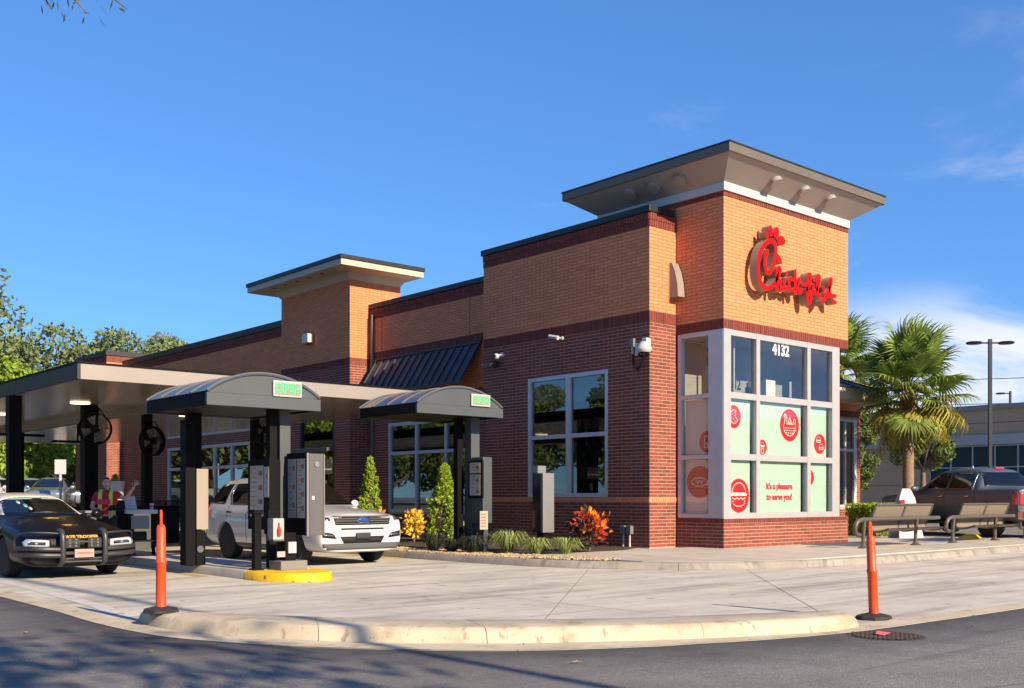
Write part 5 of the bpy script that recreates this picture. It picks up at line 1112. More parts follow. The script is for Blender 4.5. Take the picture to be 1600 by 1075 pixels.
for i, (x, y, h, r, m, lab) in enumerate(((-5.0, 1.75, .50, .62, GRASS, 'tallest strappy grass clump left of the steel cabinet'), (-4.75, 1.15, .36, .52, GRASS, 'low grass clump at the foot of the steel cabinet'), (-4.3, .75, .36, .5, GRASS, 'low grass clump between steel cabinet and croton bush'), (-4.5, 2.35, .5, .45, GRASSD, 'dark grass clump behind the tallest strappy one'),
    (-5.5, 2.3, .38, .4, GRASSD, 'dark grass clump at the kerb right of the order screen'), (-5.55, 3.6, .4, .45, GRASSD, 'dark grass clump left of the order screen foot'), (-4.6, 3.3, .42, .5, GRASSD, 'dark grass clump behind the order screen foot'), (-5.6, 2.9, .3, .35, GRASSD, 'small dark grass clump in front of the order screen'))):
    clump((x, y, .14), h, r, lab, 60 + i, m)
for i, (x, y) in enumerate(((-15.3, -2.6), (-16.3, -4.2), (-13.6, -9.0), (-9.0, -10.0), (-15.9, -6.2))):
    t = thing('fallen_leaf', ('fallen leaf on the gutter below the white line', 'fallen leaf on the dark asphalt at far left', 'fallen leaf on asphalt before the island middle', 'fallen leaf on asphalt right of the drain', 'fallen leaf on asphalt left of the island tip')[i], 'leaf', (x, y, .02), i * 1.3)
    MB().add([(-.05, 0, 0), (0, .022, .01), (.05, 0, .004), (0, -.022, .012)], [(0, 1, 2, 3)]).build('blade', mat('dry_leaf', (.42, .25, .12), .8), t)
# ================================================================= VEHICLES
PBLACK = mat('black_car_paint', (.004, .004, .005), .3, coat=.12, spec=.15); PTAN = mat('tan_car_paint', (.58, .53, .44), .35, coat=.6)
PWHITE = mat('white_car_paint', (.5, .5, .5), .3, coat=.8); PGREY = mat('dark_grey_car_paint', (.060, .075, .092), .4, 0, coat=.15); PBLUE = mat('silver_blue_car_paint', (.22, .28, .36), .25, .5, coat=1)
CGLASS = mat('car_glass', (.004, .0045, .005), .03, spec=.8); TYRE = mat('tyre_rubber', (.012, .012, .012), .85, var=.3, vs=20); RIM = mat('steel_wheel', (.45, .45, .46), .4, .2); RIML = mat('alloy_wheel', (.35, .35, .36), .3, .8)
TRIM = mat('grey_plastic_trim', (.075, .078, .08), .6); CHROME = mat('chrome', (.6, .6, .62), .12, 1.0); LENS = mat('headlight_lens', (.55, .57, .6), .1, .2, coat=1); RLENS = mat('tail_lens', (.45, .01, .015), .2, coat=1); GRILL = mat('grille_black', (.006, .006, .006), .5)
class Car:
    """front at local y = 0, nose towards -y; x centred; stations are (y, zb, w, zs, zh, wr, zt)"""
    def __init__(s, name, label, loc, rz, paint, stations, arches, scale=1, arch_r=.4, group=None):
        s.t = thing(name, label, 'car' if 'truck' not in name else 'truck', loc, rz, group); s.t.scale = (scale,) * 3
        rows = []
        for (y, zb, w_, zs, zh, wr, zt) in stations:
            h = [(0, zb), (w_ * .82, zb), (w_ * .965, zb + .10), (w_, zb + (zs - zb) * .55), (w_ * .985, zs), (w_ * .93, zh), (wr, zt - .05), (wr * .55, zt - .008), (0, zt)]
            ring = [(x, y, z) for x, z in h] + [(-x, y, z) for x, z in h[-2:0:-1]]; rows.append(ring)
        n = len(rows[0]); v = [p for r in rows for p in r]
        f = [(i * n + k, i * n + (k + 1) % n, (i + 1) * n + (k + 1) % n, (i + 1) * n + k) for i in range(len(rows) - 1) for k in range(n)]
        b = MB().add(v, f)
        for r0, sg in ((0, 1), ((len(rows) - 1) * n, -1)):          # strip caps keep the ends flat
            h = n // 2
            for k in range(h): b.f.append((r0 + k, r0 + k + 1, r0 + (n - k - 1) % n, r0 + (n - k) % n) if k else (r0, r0 + 1, r0 + n - 1))
        o = b.build('body_cage', paint, None); o.data.materials[0] = paint
        sub = o.modifiers.new('s', 'SUBSURF'); sub.levels = 2; sub.render_levels = 2
        me = evaluated(o); o.modifiers.clear(); o.data = me
        for (y, z) in arches:
            c = MB().cyl((-2, y, z), (2, y, z), arch_r, n=36).build('cut', None, None); inner = MB().box(-.62, y - .6, -.2, .62, y + .6, 1.0)
            m = o.modifiers.new('b', 'BOOLEAN'); m.object = c; m.operation = 'DIFFERENCE'; m.solver = 'EXACT'
            me = evaluated(o); o.modifiers.clear(); o.data = me; bpy.data.objects.remove(c)
        bpy.data.objects.remove(o)
        if not me.materials: me.materials.append(paint)
        auto_smooth(me, .6); s.body = bpy.data.objects.new('body', me); COL.objects.link(s.body); s.body.parent = s.t
        bm = bmesh.new(); bm.from_mesh(me); s.bvh = BVHTree.FromBMesh(bm); bm.free(); s.arches = arches
        for (y, z) in arches: B('wheel_well', GRILL, s.t, (-.60, y - arch_r - .02, .3, .60, y + arch_r + .02, z + arch_r * .9))
    def project(s, uv, axis):
        u, v = uv
        if axis == 'front': o, d = Vector((u, -3, v)), Vector((0, 1, 0))
        elif axis == 'rear': o, d = Vector((u, 12, v)), Vector((0, -1, 0))
        elif axis == 'left': o, d = Vector((-4, u, v)), Vector((1, 0, 0))      # seen from -x
        elif axis == 'right': o, d = Vector((4, u, v)), Vector((-1, 0, 0))
        else: o, d = Vector((u, v, 4)), Vector((0, 0, -1))
        h = s.bvh.ray_cast(o, d)
        return (h[0], d, h[1]) if h[0] else None
    def decal(s, name, m, poly, axis, off=.006, step=.06, parent=None, thick=.004):
        bm = bmesh.new(); bm.faces.new([bm.verts.new((x, y, 0)) for x, y in poly])
        for ax in (0, 1):
            lo = min(p[ax] for p in poly); hi = max(p[ax] for p in poly); k = lo + step
            while k < hi:
                co = [0, 0, 0]; co[ax] = k; no = [0, 0, 0]; no[ax] = 1
                bmesh.ops.bisect_plane(bm, geom=bm.verts[:] + bm.edges[:] + bm.faces[:], plane_co=co, plane_no=no); k += step
        v = []; last = None
        for q in bm.verts:
            h = s.project((q.co.x, q.co.y), axis)
            if h: v.append(h[0] - h[1] * off); last = h
            else: v.append(None)
        bm.verts.index_update(); f = [tuple(x.index for x in fc.verts) for fc in bm.faces if all(v[x.index] is not None for x in fc.verts)]
        v = [p if p is not None else Vector() for p in v]; bm.free()
        if not f: return None
        o = MB().add(v, f).build(name, m, parent or s.t, smooth=True)
        sd_ = o.modifiers.new('t', 'SOLIDIFY'); sd_.thickness = thick; sd_.offset = 0
        return o
    def both(s, name, m, poly, **k):
        for ax in ('left', 'right'): s.decal(name, m, poly, ax, **k)
    def mirror(s, name, m, poly, axis, **k):
        s.decal(name, m, poly, axis, **k); s.decal(name, m, [(-x, y) for x, y in poly][::-1], axis, **k)
    def wheels(s, x, r, wd, rim, spokes=5, dish=.02):
        for (y, z) in s.arches:
            for sg in (-1, 1):
                w_ = bpy.data.objects.new('wheel', MB().lathe([(r * .62, -wd / 2), (r * .9, -wd / 2), (r * .985, -wd / 2 + .03), (r, 0), (r * .985, wd / 2 - .03), (r * .9, wd / 2), (r * .62, wd / 2)], 32, axis='x').mesh('wheel', TYRE)); COL.objects.link(w_); w_.parent = s.t; w_.location = (sg * x, y, r); auto_smooth(w_.data)
                e = sg * (wd / 2 - .005)
                MB().lathe([(.0, e - sg * .07), (r * .58, e - sg * .07), (r * .60, e), (r * .64, e + sg * .004), (r * .655, e - sg * .02)], 32, axis='x', cap=False).build('rim', rim, w_, smooth=True)
                b = MB()
                for k in range(spokes):
                    a = 2 * math.pi * k / spokes; c_, s_ = math.cos(a), math.sin(a); p0 = Vector((e - sg * dish * 2, 0, 0)); p1 = Vector((e - sg * dish, c_ * r * .6, s_ * r * .6)); t_ = Vector((0, -s_, c_)) * r * .09
                    b.add([p0 - t_, p0 + t_, p1 + t_ * .8, p1 - t_ * .8, p0 - t_ - Vector((sg * .03, 0, 0)), p0 + t_ - Vector((sg * .03, 0, 0)), p1 + t_ - Vector((sg * .03, 0, 0)), p1 - t_ - Vector((sg * .03, 0, 0))], [(0, 1, 2, 3), (0, 4, 5, 1), (2, 6, 7, 3), (1, 5, 6, 2), (3, 7, 4, 0)])
                b.cyl((e - sg * .05, 0, 0), (e - sg * .005, 0, 0), r * .15, n=16); b.build('spokes', rim, w_)
def mirrors(car, m, y, z, x, sx=.2):
    for s in (-1, 1):
        o = MB().blob((s * (x + sx * .55), y, z), (sx * .55, .06, .085), 14, 8).build('wing_mirror', m, car.t, smooth=True); MB().cyl((s * (x - .1), y + .03, z - .06), (s * (x + .05), y + .01, z - .04), .03, n=8).build('mirror_arm', m, o)
def text_decal(car, txt, size, m, axis, c, name='lettering', sx=1, flip=False, parent=None):
    o = text_mesh(txt, size, m, name, lambda u, v, k: (u, v, 0), parent or car.t, sx=sx, bold=.004)
    bad = 0
    for v in o.data.vertices:
        u, w_ = v.co.x, v.co.y
        q = (c[0] + (-u if flip else u), c[1] + w_) if axis != 'top' else (c[0] + u, c[1] + w_)
        h = car.project(q, axis)
        if h: v.co = h[0] - h[1] * .014
    return o
# ---- black and tan patrol car
st = [(.0, .22, .86, .58, .64, .62, .68), (.025, .20, .89, .62, .68, .64, .72), (.10, .19, .925, .66, .72, .64, .765), (.24, .19, .945, .70, .77, .64, .80), (.7, .19, .955, .78, .85, .60, .91), (1.25, .19, .955, .84, .91, .62, .97), (1.62, .19, .955, .88, .955, .62, 1.02), (1.80, .19, .955, .89, .965, .64, 1.07), (2.5, .19, .955, .91, .99, .58, 1.385), (2.75, .19, .955, .91, .99, .575, 1.44), (3.3, .19, .955, .92, 1.0, .575, 1.47), (3.85, .19, .955, .93, 1.01, .565, 1.43), (4.5, .19, .955, .95, 1.04, .56, 1.15), (4.7, .20, .945, .96, 1.04, .6, 1.10), (4.98, .26, .90, .95, 1.02, .6, 1.07), (5.06, .34, .84, .92, .98, .56, 1.03)]
c = Car('police_car', 'black patrol car with tan roof, push bumper and gold lettering at left', (-13.5, 2.55, .012), 0, PBLACK, st, [(.98, .34), (4.0, .34)], arch_r=.385); c.t.scale = (.98, 1, .955)
c.decal('windscreen', CGLASS, [(-.64, 1.05), (.64, 1.05), (.515, 1.375), (-.515, 1.375)], 'front', step=.05); c.mirror('windscreen_pillar', PTAN, [(.645, 1.055), (.695, 1.055), (.565, 1.37), (.52, 1.375)], 'front', off=.007)
c.decal('rear_window', CGLASS, [(-.6, 1.13), (.6, 1.13), (.5, 1.38), (-.5, 1.38)], 'rear')
c.both('front_side_window', CGLASS, [(2.15, 1.035), (3.12, 1.035), (3.12, 1.385), (2.8, 1.375), (2.35, 1.20)]); c.both('rear_side_window', CGLASS, [(3.2, 1.035), (4.15, 1.045), (4.0, 1.28), (3.7, 1.375), (3.2, 1.39)])
c.decal('tan_roof', PTAN, [(-.575, 2.52), (.575, 2.52), (.57, 3.95), (-.57, 3.95)], 'top', off=.004)
c.both('tan_pillar', PTAN, [(1.90, 1.065), (2.06, 1.055), (2.52, 1.335), (2.46, 1.365)], off=.005)
c.decal('tan_header', PTAN, [(-.58, 1.378), (.58, 1.378), (.54, 1.44), (-.54, 1.44)], 'front', off=.007)
c.both('tan_rocker_stripe', PTAN, [(1.5, .42), (3.6, .42), (3.6, .52), (1.5, .60)], off=.005)
c.decal('sun_visor', mat('visor_teal', (.20, .30, .27), .6), [(-.5, 1.33), (-.02, 1.34), (-.02, 1.365), (-.5, 1.36)], 'front', off=.009); c.decal('sun_visor', MATS['visor_teal'], [(.14, 1.34), (.5, 1.33), (.5, 1.36), (.14, 1.365)], 'front', off=.009)
for x, z, r, m in ((-.30, 1.28, .03, WHITEM), (-.22, 1.22, .035, mat('sticker_green', (.15, .4, .22), .6)), (-.17, 1.17, .03, WHITEM)): c.decal('sticker', m, [(x + r * math.cos(k * .785), z + r * math.sin(k * .785)) for k in range(8)], 'front', off=.01)
c.decal('dashboard_glare', mat('dash_grey', (.09, .10, .095), .5), [(-.35, 1.075), (.25, 1.085), (.1, 1.12)], 'front', off=.008)
c.mirror('headlight', LENS, [(.49, .535), (.88, .555), (.89, .63), (.83, .68), (.49, .65)], 'front', off=.008, step=.04); c.mirror('headlight_core', mat('lens_dark', (.05, .06, .09), .1, .3), [(.55, .57), (.82, .585), (.82, .615), (.79, .635), (.55, .62)], 'front', off=.014, step=.04)
c.mirror('projector_lens', mat('lens_blue', (.25, .32, .45), .1, .3), [(.69 + .03 * math.cos(k * .785), .602 + .022 * math.sin(k * .785)) for k in range(8)], 'front', off=.018)
c.decal('grille', GRILL, [(-.49, .52), (.49, .52), (.49, .645), (-.49, .645)], 'front', off=.006); c.decal('lower_grille', GRILL, [(-.80, .24), (.80, .24), (.78, .46), (-.78, .46)], 'front', off=.006)
GOLD = mat('gold_print', (.55, .30, .07), .4)
text_decal(c, 'STATE TROOPER', .06, GOLD, 'front', (0, .70), sx=1.35); text_decal(c, 'STATE TROOPER', .15, GOLD, 'left', (1.62, .80), sx=1.0, flip=True)
def star(y, sz): c.decal('gold_star', GOLD, [(sz * (1 if k % 2 == 0 else .45) * math.sin(k * .628) * 1.6, y + sz * (1 if k % 2 == 0 else .45) * math.cos(k * .628)) for k in range(10)], 'top', off=.008)
star(1.42, .10); star(.62, .06)
mirrors(c, PBLACK, 2.08, 1.06, .92)
c.wheels(.80, .355, .24, RIM, 7)
PB = mat('push_bumper_steel', (.05, .05, .052), .4, .3)
pb = bpy.data.objects.new('push_bumper', MB().box(-.30, -.16, .42, .30, -.12, .46).mesh('push_bumper', PB)); COL.objects.link(pb); pb.parent = c.t
for sx in (-.34, .34): MB().tube(smooth_path([(sx, .0, .80), (sx, -.12, .80), (sx, -.19, .70), (sx, -.20, .45), (sx, -.17, .30), (sx, -.04, .25)], 4), .045, 10).build('upright', PB, pb, smooth=True)
for z in (.50, .40):
    for sg in (-1, 1): MB().tube(smooth_path([(sg * .36, -.17, z), (sg * .62, -.14, z + .01), (sg * .84, -.02, z + .02), (sg * .96, .18, z + .02)], 4), .042, 10).build('wrap_bar', PB, pb, smooth=True)
for z in (.62, .34, .29): MB().tube([(-.33, -.15, z), (.33, -.15, z)], .018, 8).build('cross_bar', PB, pb)
for sg in (-1, 1): MB().tube(smooth_path([(sg * .34, -.1, .76), (sg * .6, -.06, .78), (sg * .88, .1, .77), (sg * .95, .25, .66), (sg * .96, .2, .5)], 4), .016, 8).build('wrap_rail', PB, pb, smooth=True)
for x in (-.17, .18):
    lh = B('push_light', GRILL, pb, (x - .11, -.165, .52, x + .11, -.10, .69))
    for z in (.555, .605, .655): MB().cyl((x - .05, -.168, z), (x - .05, -.172, z), .02, n=8).build('led', STEEL, lh); MB().cyl((x + .05, -.168, z), (x + .05, -.172, z), .02, n=8).build('led', STEEL, lh)
pl = B('licence_plate', mat('plate_pale', (.34, .25, .22), .5), pb, (-.155, -.205, .36, .155, -.195, .50)); B('plate_print', mat('plate_red', (.5, .12, .08), .5), pl, (-.12, -.2075, .42, .12, -.2055, .45))
# ---- white utility vehicle
st = [(.0, .28, .88, .78, .86, .64, .93), (.03, .25, .925, .82, .90, .66, .98), (.2, .24, .97, .88, .95, .68, 1.03), (.7, .23, .995, .95, 1.01, .68, 1.09), (1.25, .23, .995, .99, 1.05, .70, 1.14), (1.45, .23, .995, 1.0, 1.06, .70, 1.18), (2.25, .23, .995, 1.02, 1.08, .66, 1.66), (2.5, .23, .995, 1.02, 1.08, .655, 1.73), (3.2, .23, .995, 1.03, 1.09, .66, 1.77), (4.2, .23, .995, 1.05, 1.11, .65, 1.74), (4.62, .24, .985, 1.06, 1.12, .65, 1.71), (4.80, .28, .97, 1.06, 1.12, .66, 1.60), (4.93, .34, .95, 1.02, 1.08, .66, 1.2), (4.97, .42, .88, .95, 1.0, .58, 1.10)]
c = Car('white_suv', 'white police-style utility car with grey lower bumper in the inner lane', (-8.28, 2.25, .012), 0, PWHITE, st, [(.98, .37), (3.84, .37)], arch_r=.425)
c.decal('windscreen', CGLASS, [(-.76, 1.16), (.76, 1.16), (.62, 1.64), (-.62, 1.64)], 'front', step=.05)
c.both('front_side_window', CGLASS, [(1.85, 1.15), (2.85, 1.15), (2.85, 1.60), (2.5, 1.60), (2.25, 1.5)]); c.both('rear_side_window', CGLASS, [(2.93, 1.15), (3.62, 1.155), (3.82, 1.36), (3.86, 1.60), (2.93, 1.61)]); c.both('quarter_window', CGLASS, [(3.98, 1.17), (4.76, 1.19), (4.62, 1.58), (4.02, 1.60)])
c.both('chrome_line', CHROME, [(3.66, 1.155), (3.69, 1.155), (3.90, 1.36), (3.92, 1.6), (3.88, 1.6), (3.85, 1.36)], off=.007)
for y in (2.6, 3.55): c.both('door_handle', GRILL, [(y, .98), (y + .2, .985), (y + .2, 1.015), (y, 1.01)], off=.02, thick=.02)
for y in (2.0, 2.89, 3.75): c.both('door_gap', GRILL, [(y, .42), (y + .008, .42), (y + .008, 1.12), (y, 1.12)], off=.002)
c.both('lower_cladding', TRIM, [(1.42, .25), (3.4, .25), (3.4, .36), (1.42, .36)], off=.008)
c.decal('grille', GRILL, [(-.60, .78), (.60, .78), (.66, .95), (-.66, .95)], 'front', off=.006)
for z in (.80, .845, .89, .935): c.decal('grille_bar', STEEL, [(-.62, z), (.62, z), (.62, z + .018), (-.62, z + .018)], 'front', off=.018, thick=.012)
ob = c.decal('badge', mat('badge_blue', (.02, .06, .22), .3), [(.13 * math.cos(k * .349), .875 + .052 * math.sin(k * .349)) for k in range(18)], 'front', off=.036, thick=.01); c.decal('badge_rim', CHROME, [(.15 * math.cos(k * .349), .875 + .064 * math.sin(k * .349)) for k in range(18)], 'front', off=.030, thick=.006); text_decal(c, 'Ford', .06, WHITEM, 'front', (0, .875), 'badge_script'); 
for v in c.t.children[-1].data.vertices: v.co.y -= .032
c.mirror('headlight', LENS, [(.66, .83), (.93, .86), (.95, .955), (.70, .95)], 'front', off=.008, step=.04); c.mirror('headlight_core', mat('lens_dark', (.05, .06, .09), .1, .3), [(.72, .86), (.84, .87), (.84, .93), (.73, .925)], 'front', off=.013, step=.04)
c.decal('skid_bumper', TRIM, [(-.84, .31), (.84, .31), (.88, .43), (-.88, .43)], 'front', off=.012, step=.05); c.decal('lower_grille', GRILL, [(-.42, .43), (.42, .43), (.5, .56), (-.5, .56)], 'front', off=.010)
c.decal('slot', GRILL, [(-.48, .69), (.48, .69), (.48, .72), (-.48, .72)], 'front', off=.008); c.mirror('fog_lamp_recess', GRILL, [(.58, .52), (.88, .55), (.88, .66), (.66, .62)], 'front', off=.008); c.mirror('fog_lamp_trim', CHROME, [(.62, .57), (.86, .585), (.86, .605), (.62, .59)], 'front', off=.016)
lp = c.decal('plate_holder', mat('plate_grey', (.03, .03, .032), .5), [(-.16, .50), (.16, .50), (.16, .63), (-.16, .63)], 'front', off=.035, thick=.01)
c.decal('paper_cup', CREAMP, [(-.40, 1.19), (-.34, 1.19), (-.33, 1.30), (-.41, 1.30)], 'front', off=.01); c.decal('yellow_pad', mat('pad_yellow', (.75, .42, .01), .6), [(.02, 1.19), (.26, 1.185), (.12, 1.24), (-.06, 1.245)], 'front', off=.01); c.decal('wiper', GRILL, [(-.66, 1.17), (.05, 1.175), (.05, 1.19), (-.66, 1.185)], 'front', off=.016)
c.both('tail_light', RLENS, [(4.66, .92), (4.90, .90), (4.88, 1.12), (4.68, 1.14)], off=.006)
mirrors(c, PWHITE, 1.95, 1.17, .97, .17); c.wheels(.83, .385, .25, RIM, 8)
# ---- dark pickup truck
st = [(.0, .52, .84, .95, 1.02, .6, 1.10), (.06, .46, .95, 1.0, 1.08, .66, 1.18), (.3, .42, 1.02, 1.06, 1.14, .72, 1.24), (1.3, .42, 1.03, 1.1, 1.18, .75, 1.30), (1.65, .42, 1.03, 1.11, 1.19, .75, 1.33), (2.3, .42, 1.03, 1.13, 1.20, .70, 1.80), (2.55, .42, 1.03, 1.13, 1.2, .70, 1.88), (3.4, .42, 1.03, 1.14, 1.21, .70, 1.91), (3.95, .42, 1.03, 1.14, 1.21, .69, 1.87), (4.18, .42, 1.03, 1.15, 1.22, .69, 1.82), (4.32, .42, 1.03, 1.17, 1.26, .8, 1.36), (4.42, .42, 1.03, 1.18, 1.28, .84, 1.33), (5.6, .44, 1.03, 1.20, 1.30, .86, 1.35), (5.82, .5, 1.01, 1.2, 1.29, .84, 1.34), (5.88, .56, .97, 1.18, 1.27, .82, 1.31)]
yaw = math.pi - R_(25)
c = Car('pickup_truck', 'dark grey crew cab pickup truck with creased rear door behind the benches', (0, 0, 0), yaw, PGREY, st, [(1.0, .42), (4.72, .42)], scale=1.10, arch_r=.47)
rl = Matrix.Rotation(yaw, 3, 'Z') @ Vector((1.03 * 1.10, 5.88 * 1.10, 0)); c.t.location = (10.62 - rl.x, -2.05 - rl.y, .14)
c.both('front_side_window', CGLASS, [(2.05, 1.27), (3.02, 1.27), (3.02, 1.75), (2.62, 1.75), (2.35, 1.62)]); c.both('rear_side_window', CGLASS, [(3.1, 1.27), (3.98, 1.28), (4.02, 1.45), (3.9, 1.74), (3.1, 1.755)])
c.decal('windscreen', CGLASS, [(-.75, 1.34), (.75, 1.34), (.64, 1.80), (-.64, 1.80)], 'front'); c.decal('rear_window', CGLASS, [(-.72, 1.38), (.72, 1.38), (.63, 1.76), (-.63, 1.76)], 'rear')
c.both('chrome_pillar', CHROME, [(4.07, 1.26), (4.13, 1.27), (4.05, 1.74), (4.0, 1.74)], off=.008)
for y in (1.95, 3.06, 4.25): c.both('door_gap', GRILL, [(y, .5), (y + .009, .5), (y + .009, 1.22), (y, 1.22)], off=.002)
for y in (2.78, 3.85): c.both('door_handle', CHROME, [(y, 1.08), (y + .2, 1.085), (y + .2, 1.12), (y, 1.115)], off=.02, thick=.02)
c.both('tail_light', RLENS, [(5.62, .88), (5.86, .86), (5.86, 1.22), (5.70, 1.24)], off=.006); c.mirror('tail_light', RLENS, [(.80, .86), (.95, .88), (.95, 1.2), (.84, 1.22)], 'rear', off=.006)
for (y, z) in c.arches: c.both('fender_flare', TRIM, [(y + (.47 if k < 10 else .54) * math.cos(math.pi * (k if k < 10 else 19 - k) / 9), z + .02 + (.47 if k < 10 else .54) * math.sin(math.pi * (k if k < 10 else 19 - k) / 9)) for k in range(20)], off=.012, step=.1, thick=.02)
c.both('side_step', GRILL, [(1.6, .44), (4.1, .44), (4.1, .50), (1.6, .50)], off=.06, thick=.08)
rb = B('rear_bumper', CHROME, c.t, (-.98, 5.80, .50, .98, 6.02, .72), bevel=.03); B('bumper_step', GRILL, rb, (-.4, 5.99, .62, .4, 6.025, .74)); B('roof_light', RLENS, c.t, (-.14, 4.0, 1.86, .14, 4.06, 1.90)); B('tailgate_line', GRILL, c.t, (-.82, 5.875, .86, .82, 5.885, .875))
for sx in (-.35, .35): MB().tube([(sx, 5.6, .5), (sx, 5.95, .46)], .035, 8).build('exhaust', STEEL, c.t)
mirrors(c, PGREY, 2.0, 1.32, 1.02, .28); c.wheels(.86, .43, .29, RIML, 6)
MB().cyl((0, 3.0, 1.89), (0, 3.0, 1.97), .03, .012, 8).build('aerial', WHITEM, c.t)
# ---- parked cars in the far lot
st = [(.0, .30, .74, .66, .74, .5, .82), (.08, .24, .86, .72, .8, .56, .88), (.5, .22, .9, .82, .9, .62, .98), (1.1, .22, .91, .88, .95, .64, 1.05), (1.9, .22, .91, .92, .99, .58, 1.47), (2.6, .22, .91, .93, 1.0, .58, 1.58), (3.5, .22, .91, .94, 1.01, .57, 1.54), (4.2, .24, .89, .95, 1.03, .56, 1.25), (4.5, .34, .82, .9, .97, .5, 1.1)]
def parked(loc, rz, paint, label):
    c = Car('parked_car', label, loc, rz, paint, st, [(.85, .32), (3.55, .32)], arch_r=.37, group='cars parked in the far lot')
    c.decal('windscreen', CGLASS, [(-.66, 1.04), (.66, 1.04), (.52, 1.44), (-.52, 1.44)], 'front'); c.both('side_window', CGLASS, [(1.75, 1.04), (3.7, 1.05), (3.4, 1.42), (2.2, 1.43)])
    c.decal('grille', GRILL, [(-.4, .5), (.4, .5), (.45, .62), (-.45, .62)], 'front'); c.mirror('headlight', LENS, [(.5, .68), (.8, .7), (.82, .78), (.52, .77)], 'front'); mirrors(c, paint, 1.7, 1.05, .88, .2); c.wheels(.76, .33, .22, RIML, 5)
    return c
parked((-3.9, 35.6, .75), -.45, PBLUE, 'silver blue hatchback facing us in the far lot'); parked((-6.6, 37.5, .75), -.6, PWHITE, 'white car at the left picture edge in the far lot'); parked((-.6, 39.5, .75), 1.2, PBLUE, 'blue car partly hidden by the rear brick pier')
# ================================================================= PEOPLE AND THEIR EQUIPMENT
SKIN = mat('skin', (.60, .34, .23), .6, var=.06, vs=30); SHIRT = mat('red_polo', (.55, .015, .022), .8, var=.15, vs=30, bump=.2); VEST = mat('hi_vis_yellow', (.62, .72, .10), .6); VESTO = mat('vest_pink', (.75, .02, .10), .6); HAIR = mat('dark_hair', (.02, .013, .01), .7, var=.3, vs=60); PANTS = mat('black_trousers', (.012, .012, .014), .85)
def skin_mesh(name, pts, edges, radii, m, parent, root=0, lv=2):
    me = bpy.data.meshes.new(name); me.from_pydata(pts, edges, []); o = bpy.data.objects.new(name, me); COL.objects.link(o)
    md = o.modifiers.new('skin', 'SKIN'); md.use_smooth_shade = True
    for i, r in enumerate(radii): me.skin_vertices[0].data[i].radius = r if isinstance(r, tuple) else (r, r)
    for i in range(len(pts)): me.skin_vertices[0].data[i].use_root = (i == root)
    sb = o.modifiers.new('sub', 'SUBSURF'); sb.levels = lv; sb.render_levels = lv
    e = evaluated(o); bpy.data.objects.remove(o); e.materials.clear(); e.materials.append(m)
    for p in e.polygons: p.use_smooth = True; p.material_index = 0
    q = bpy.data.objects.new(name, e); COL.objects.link(q); q.parent = parent; return q
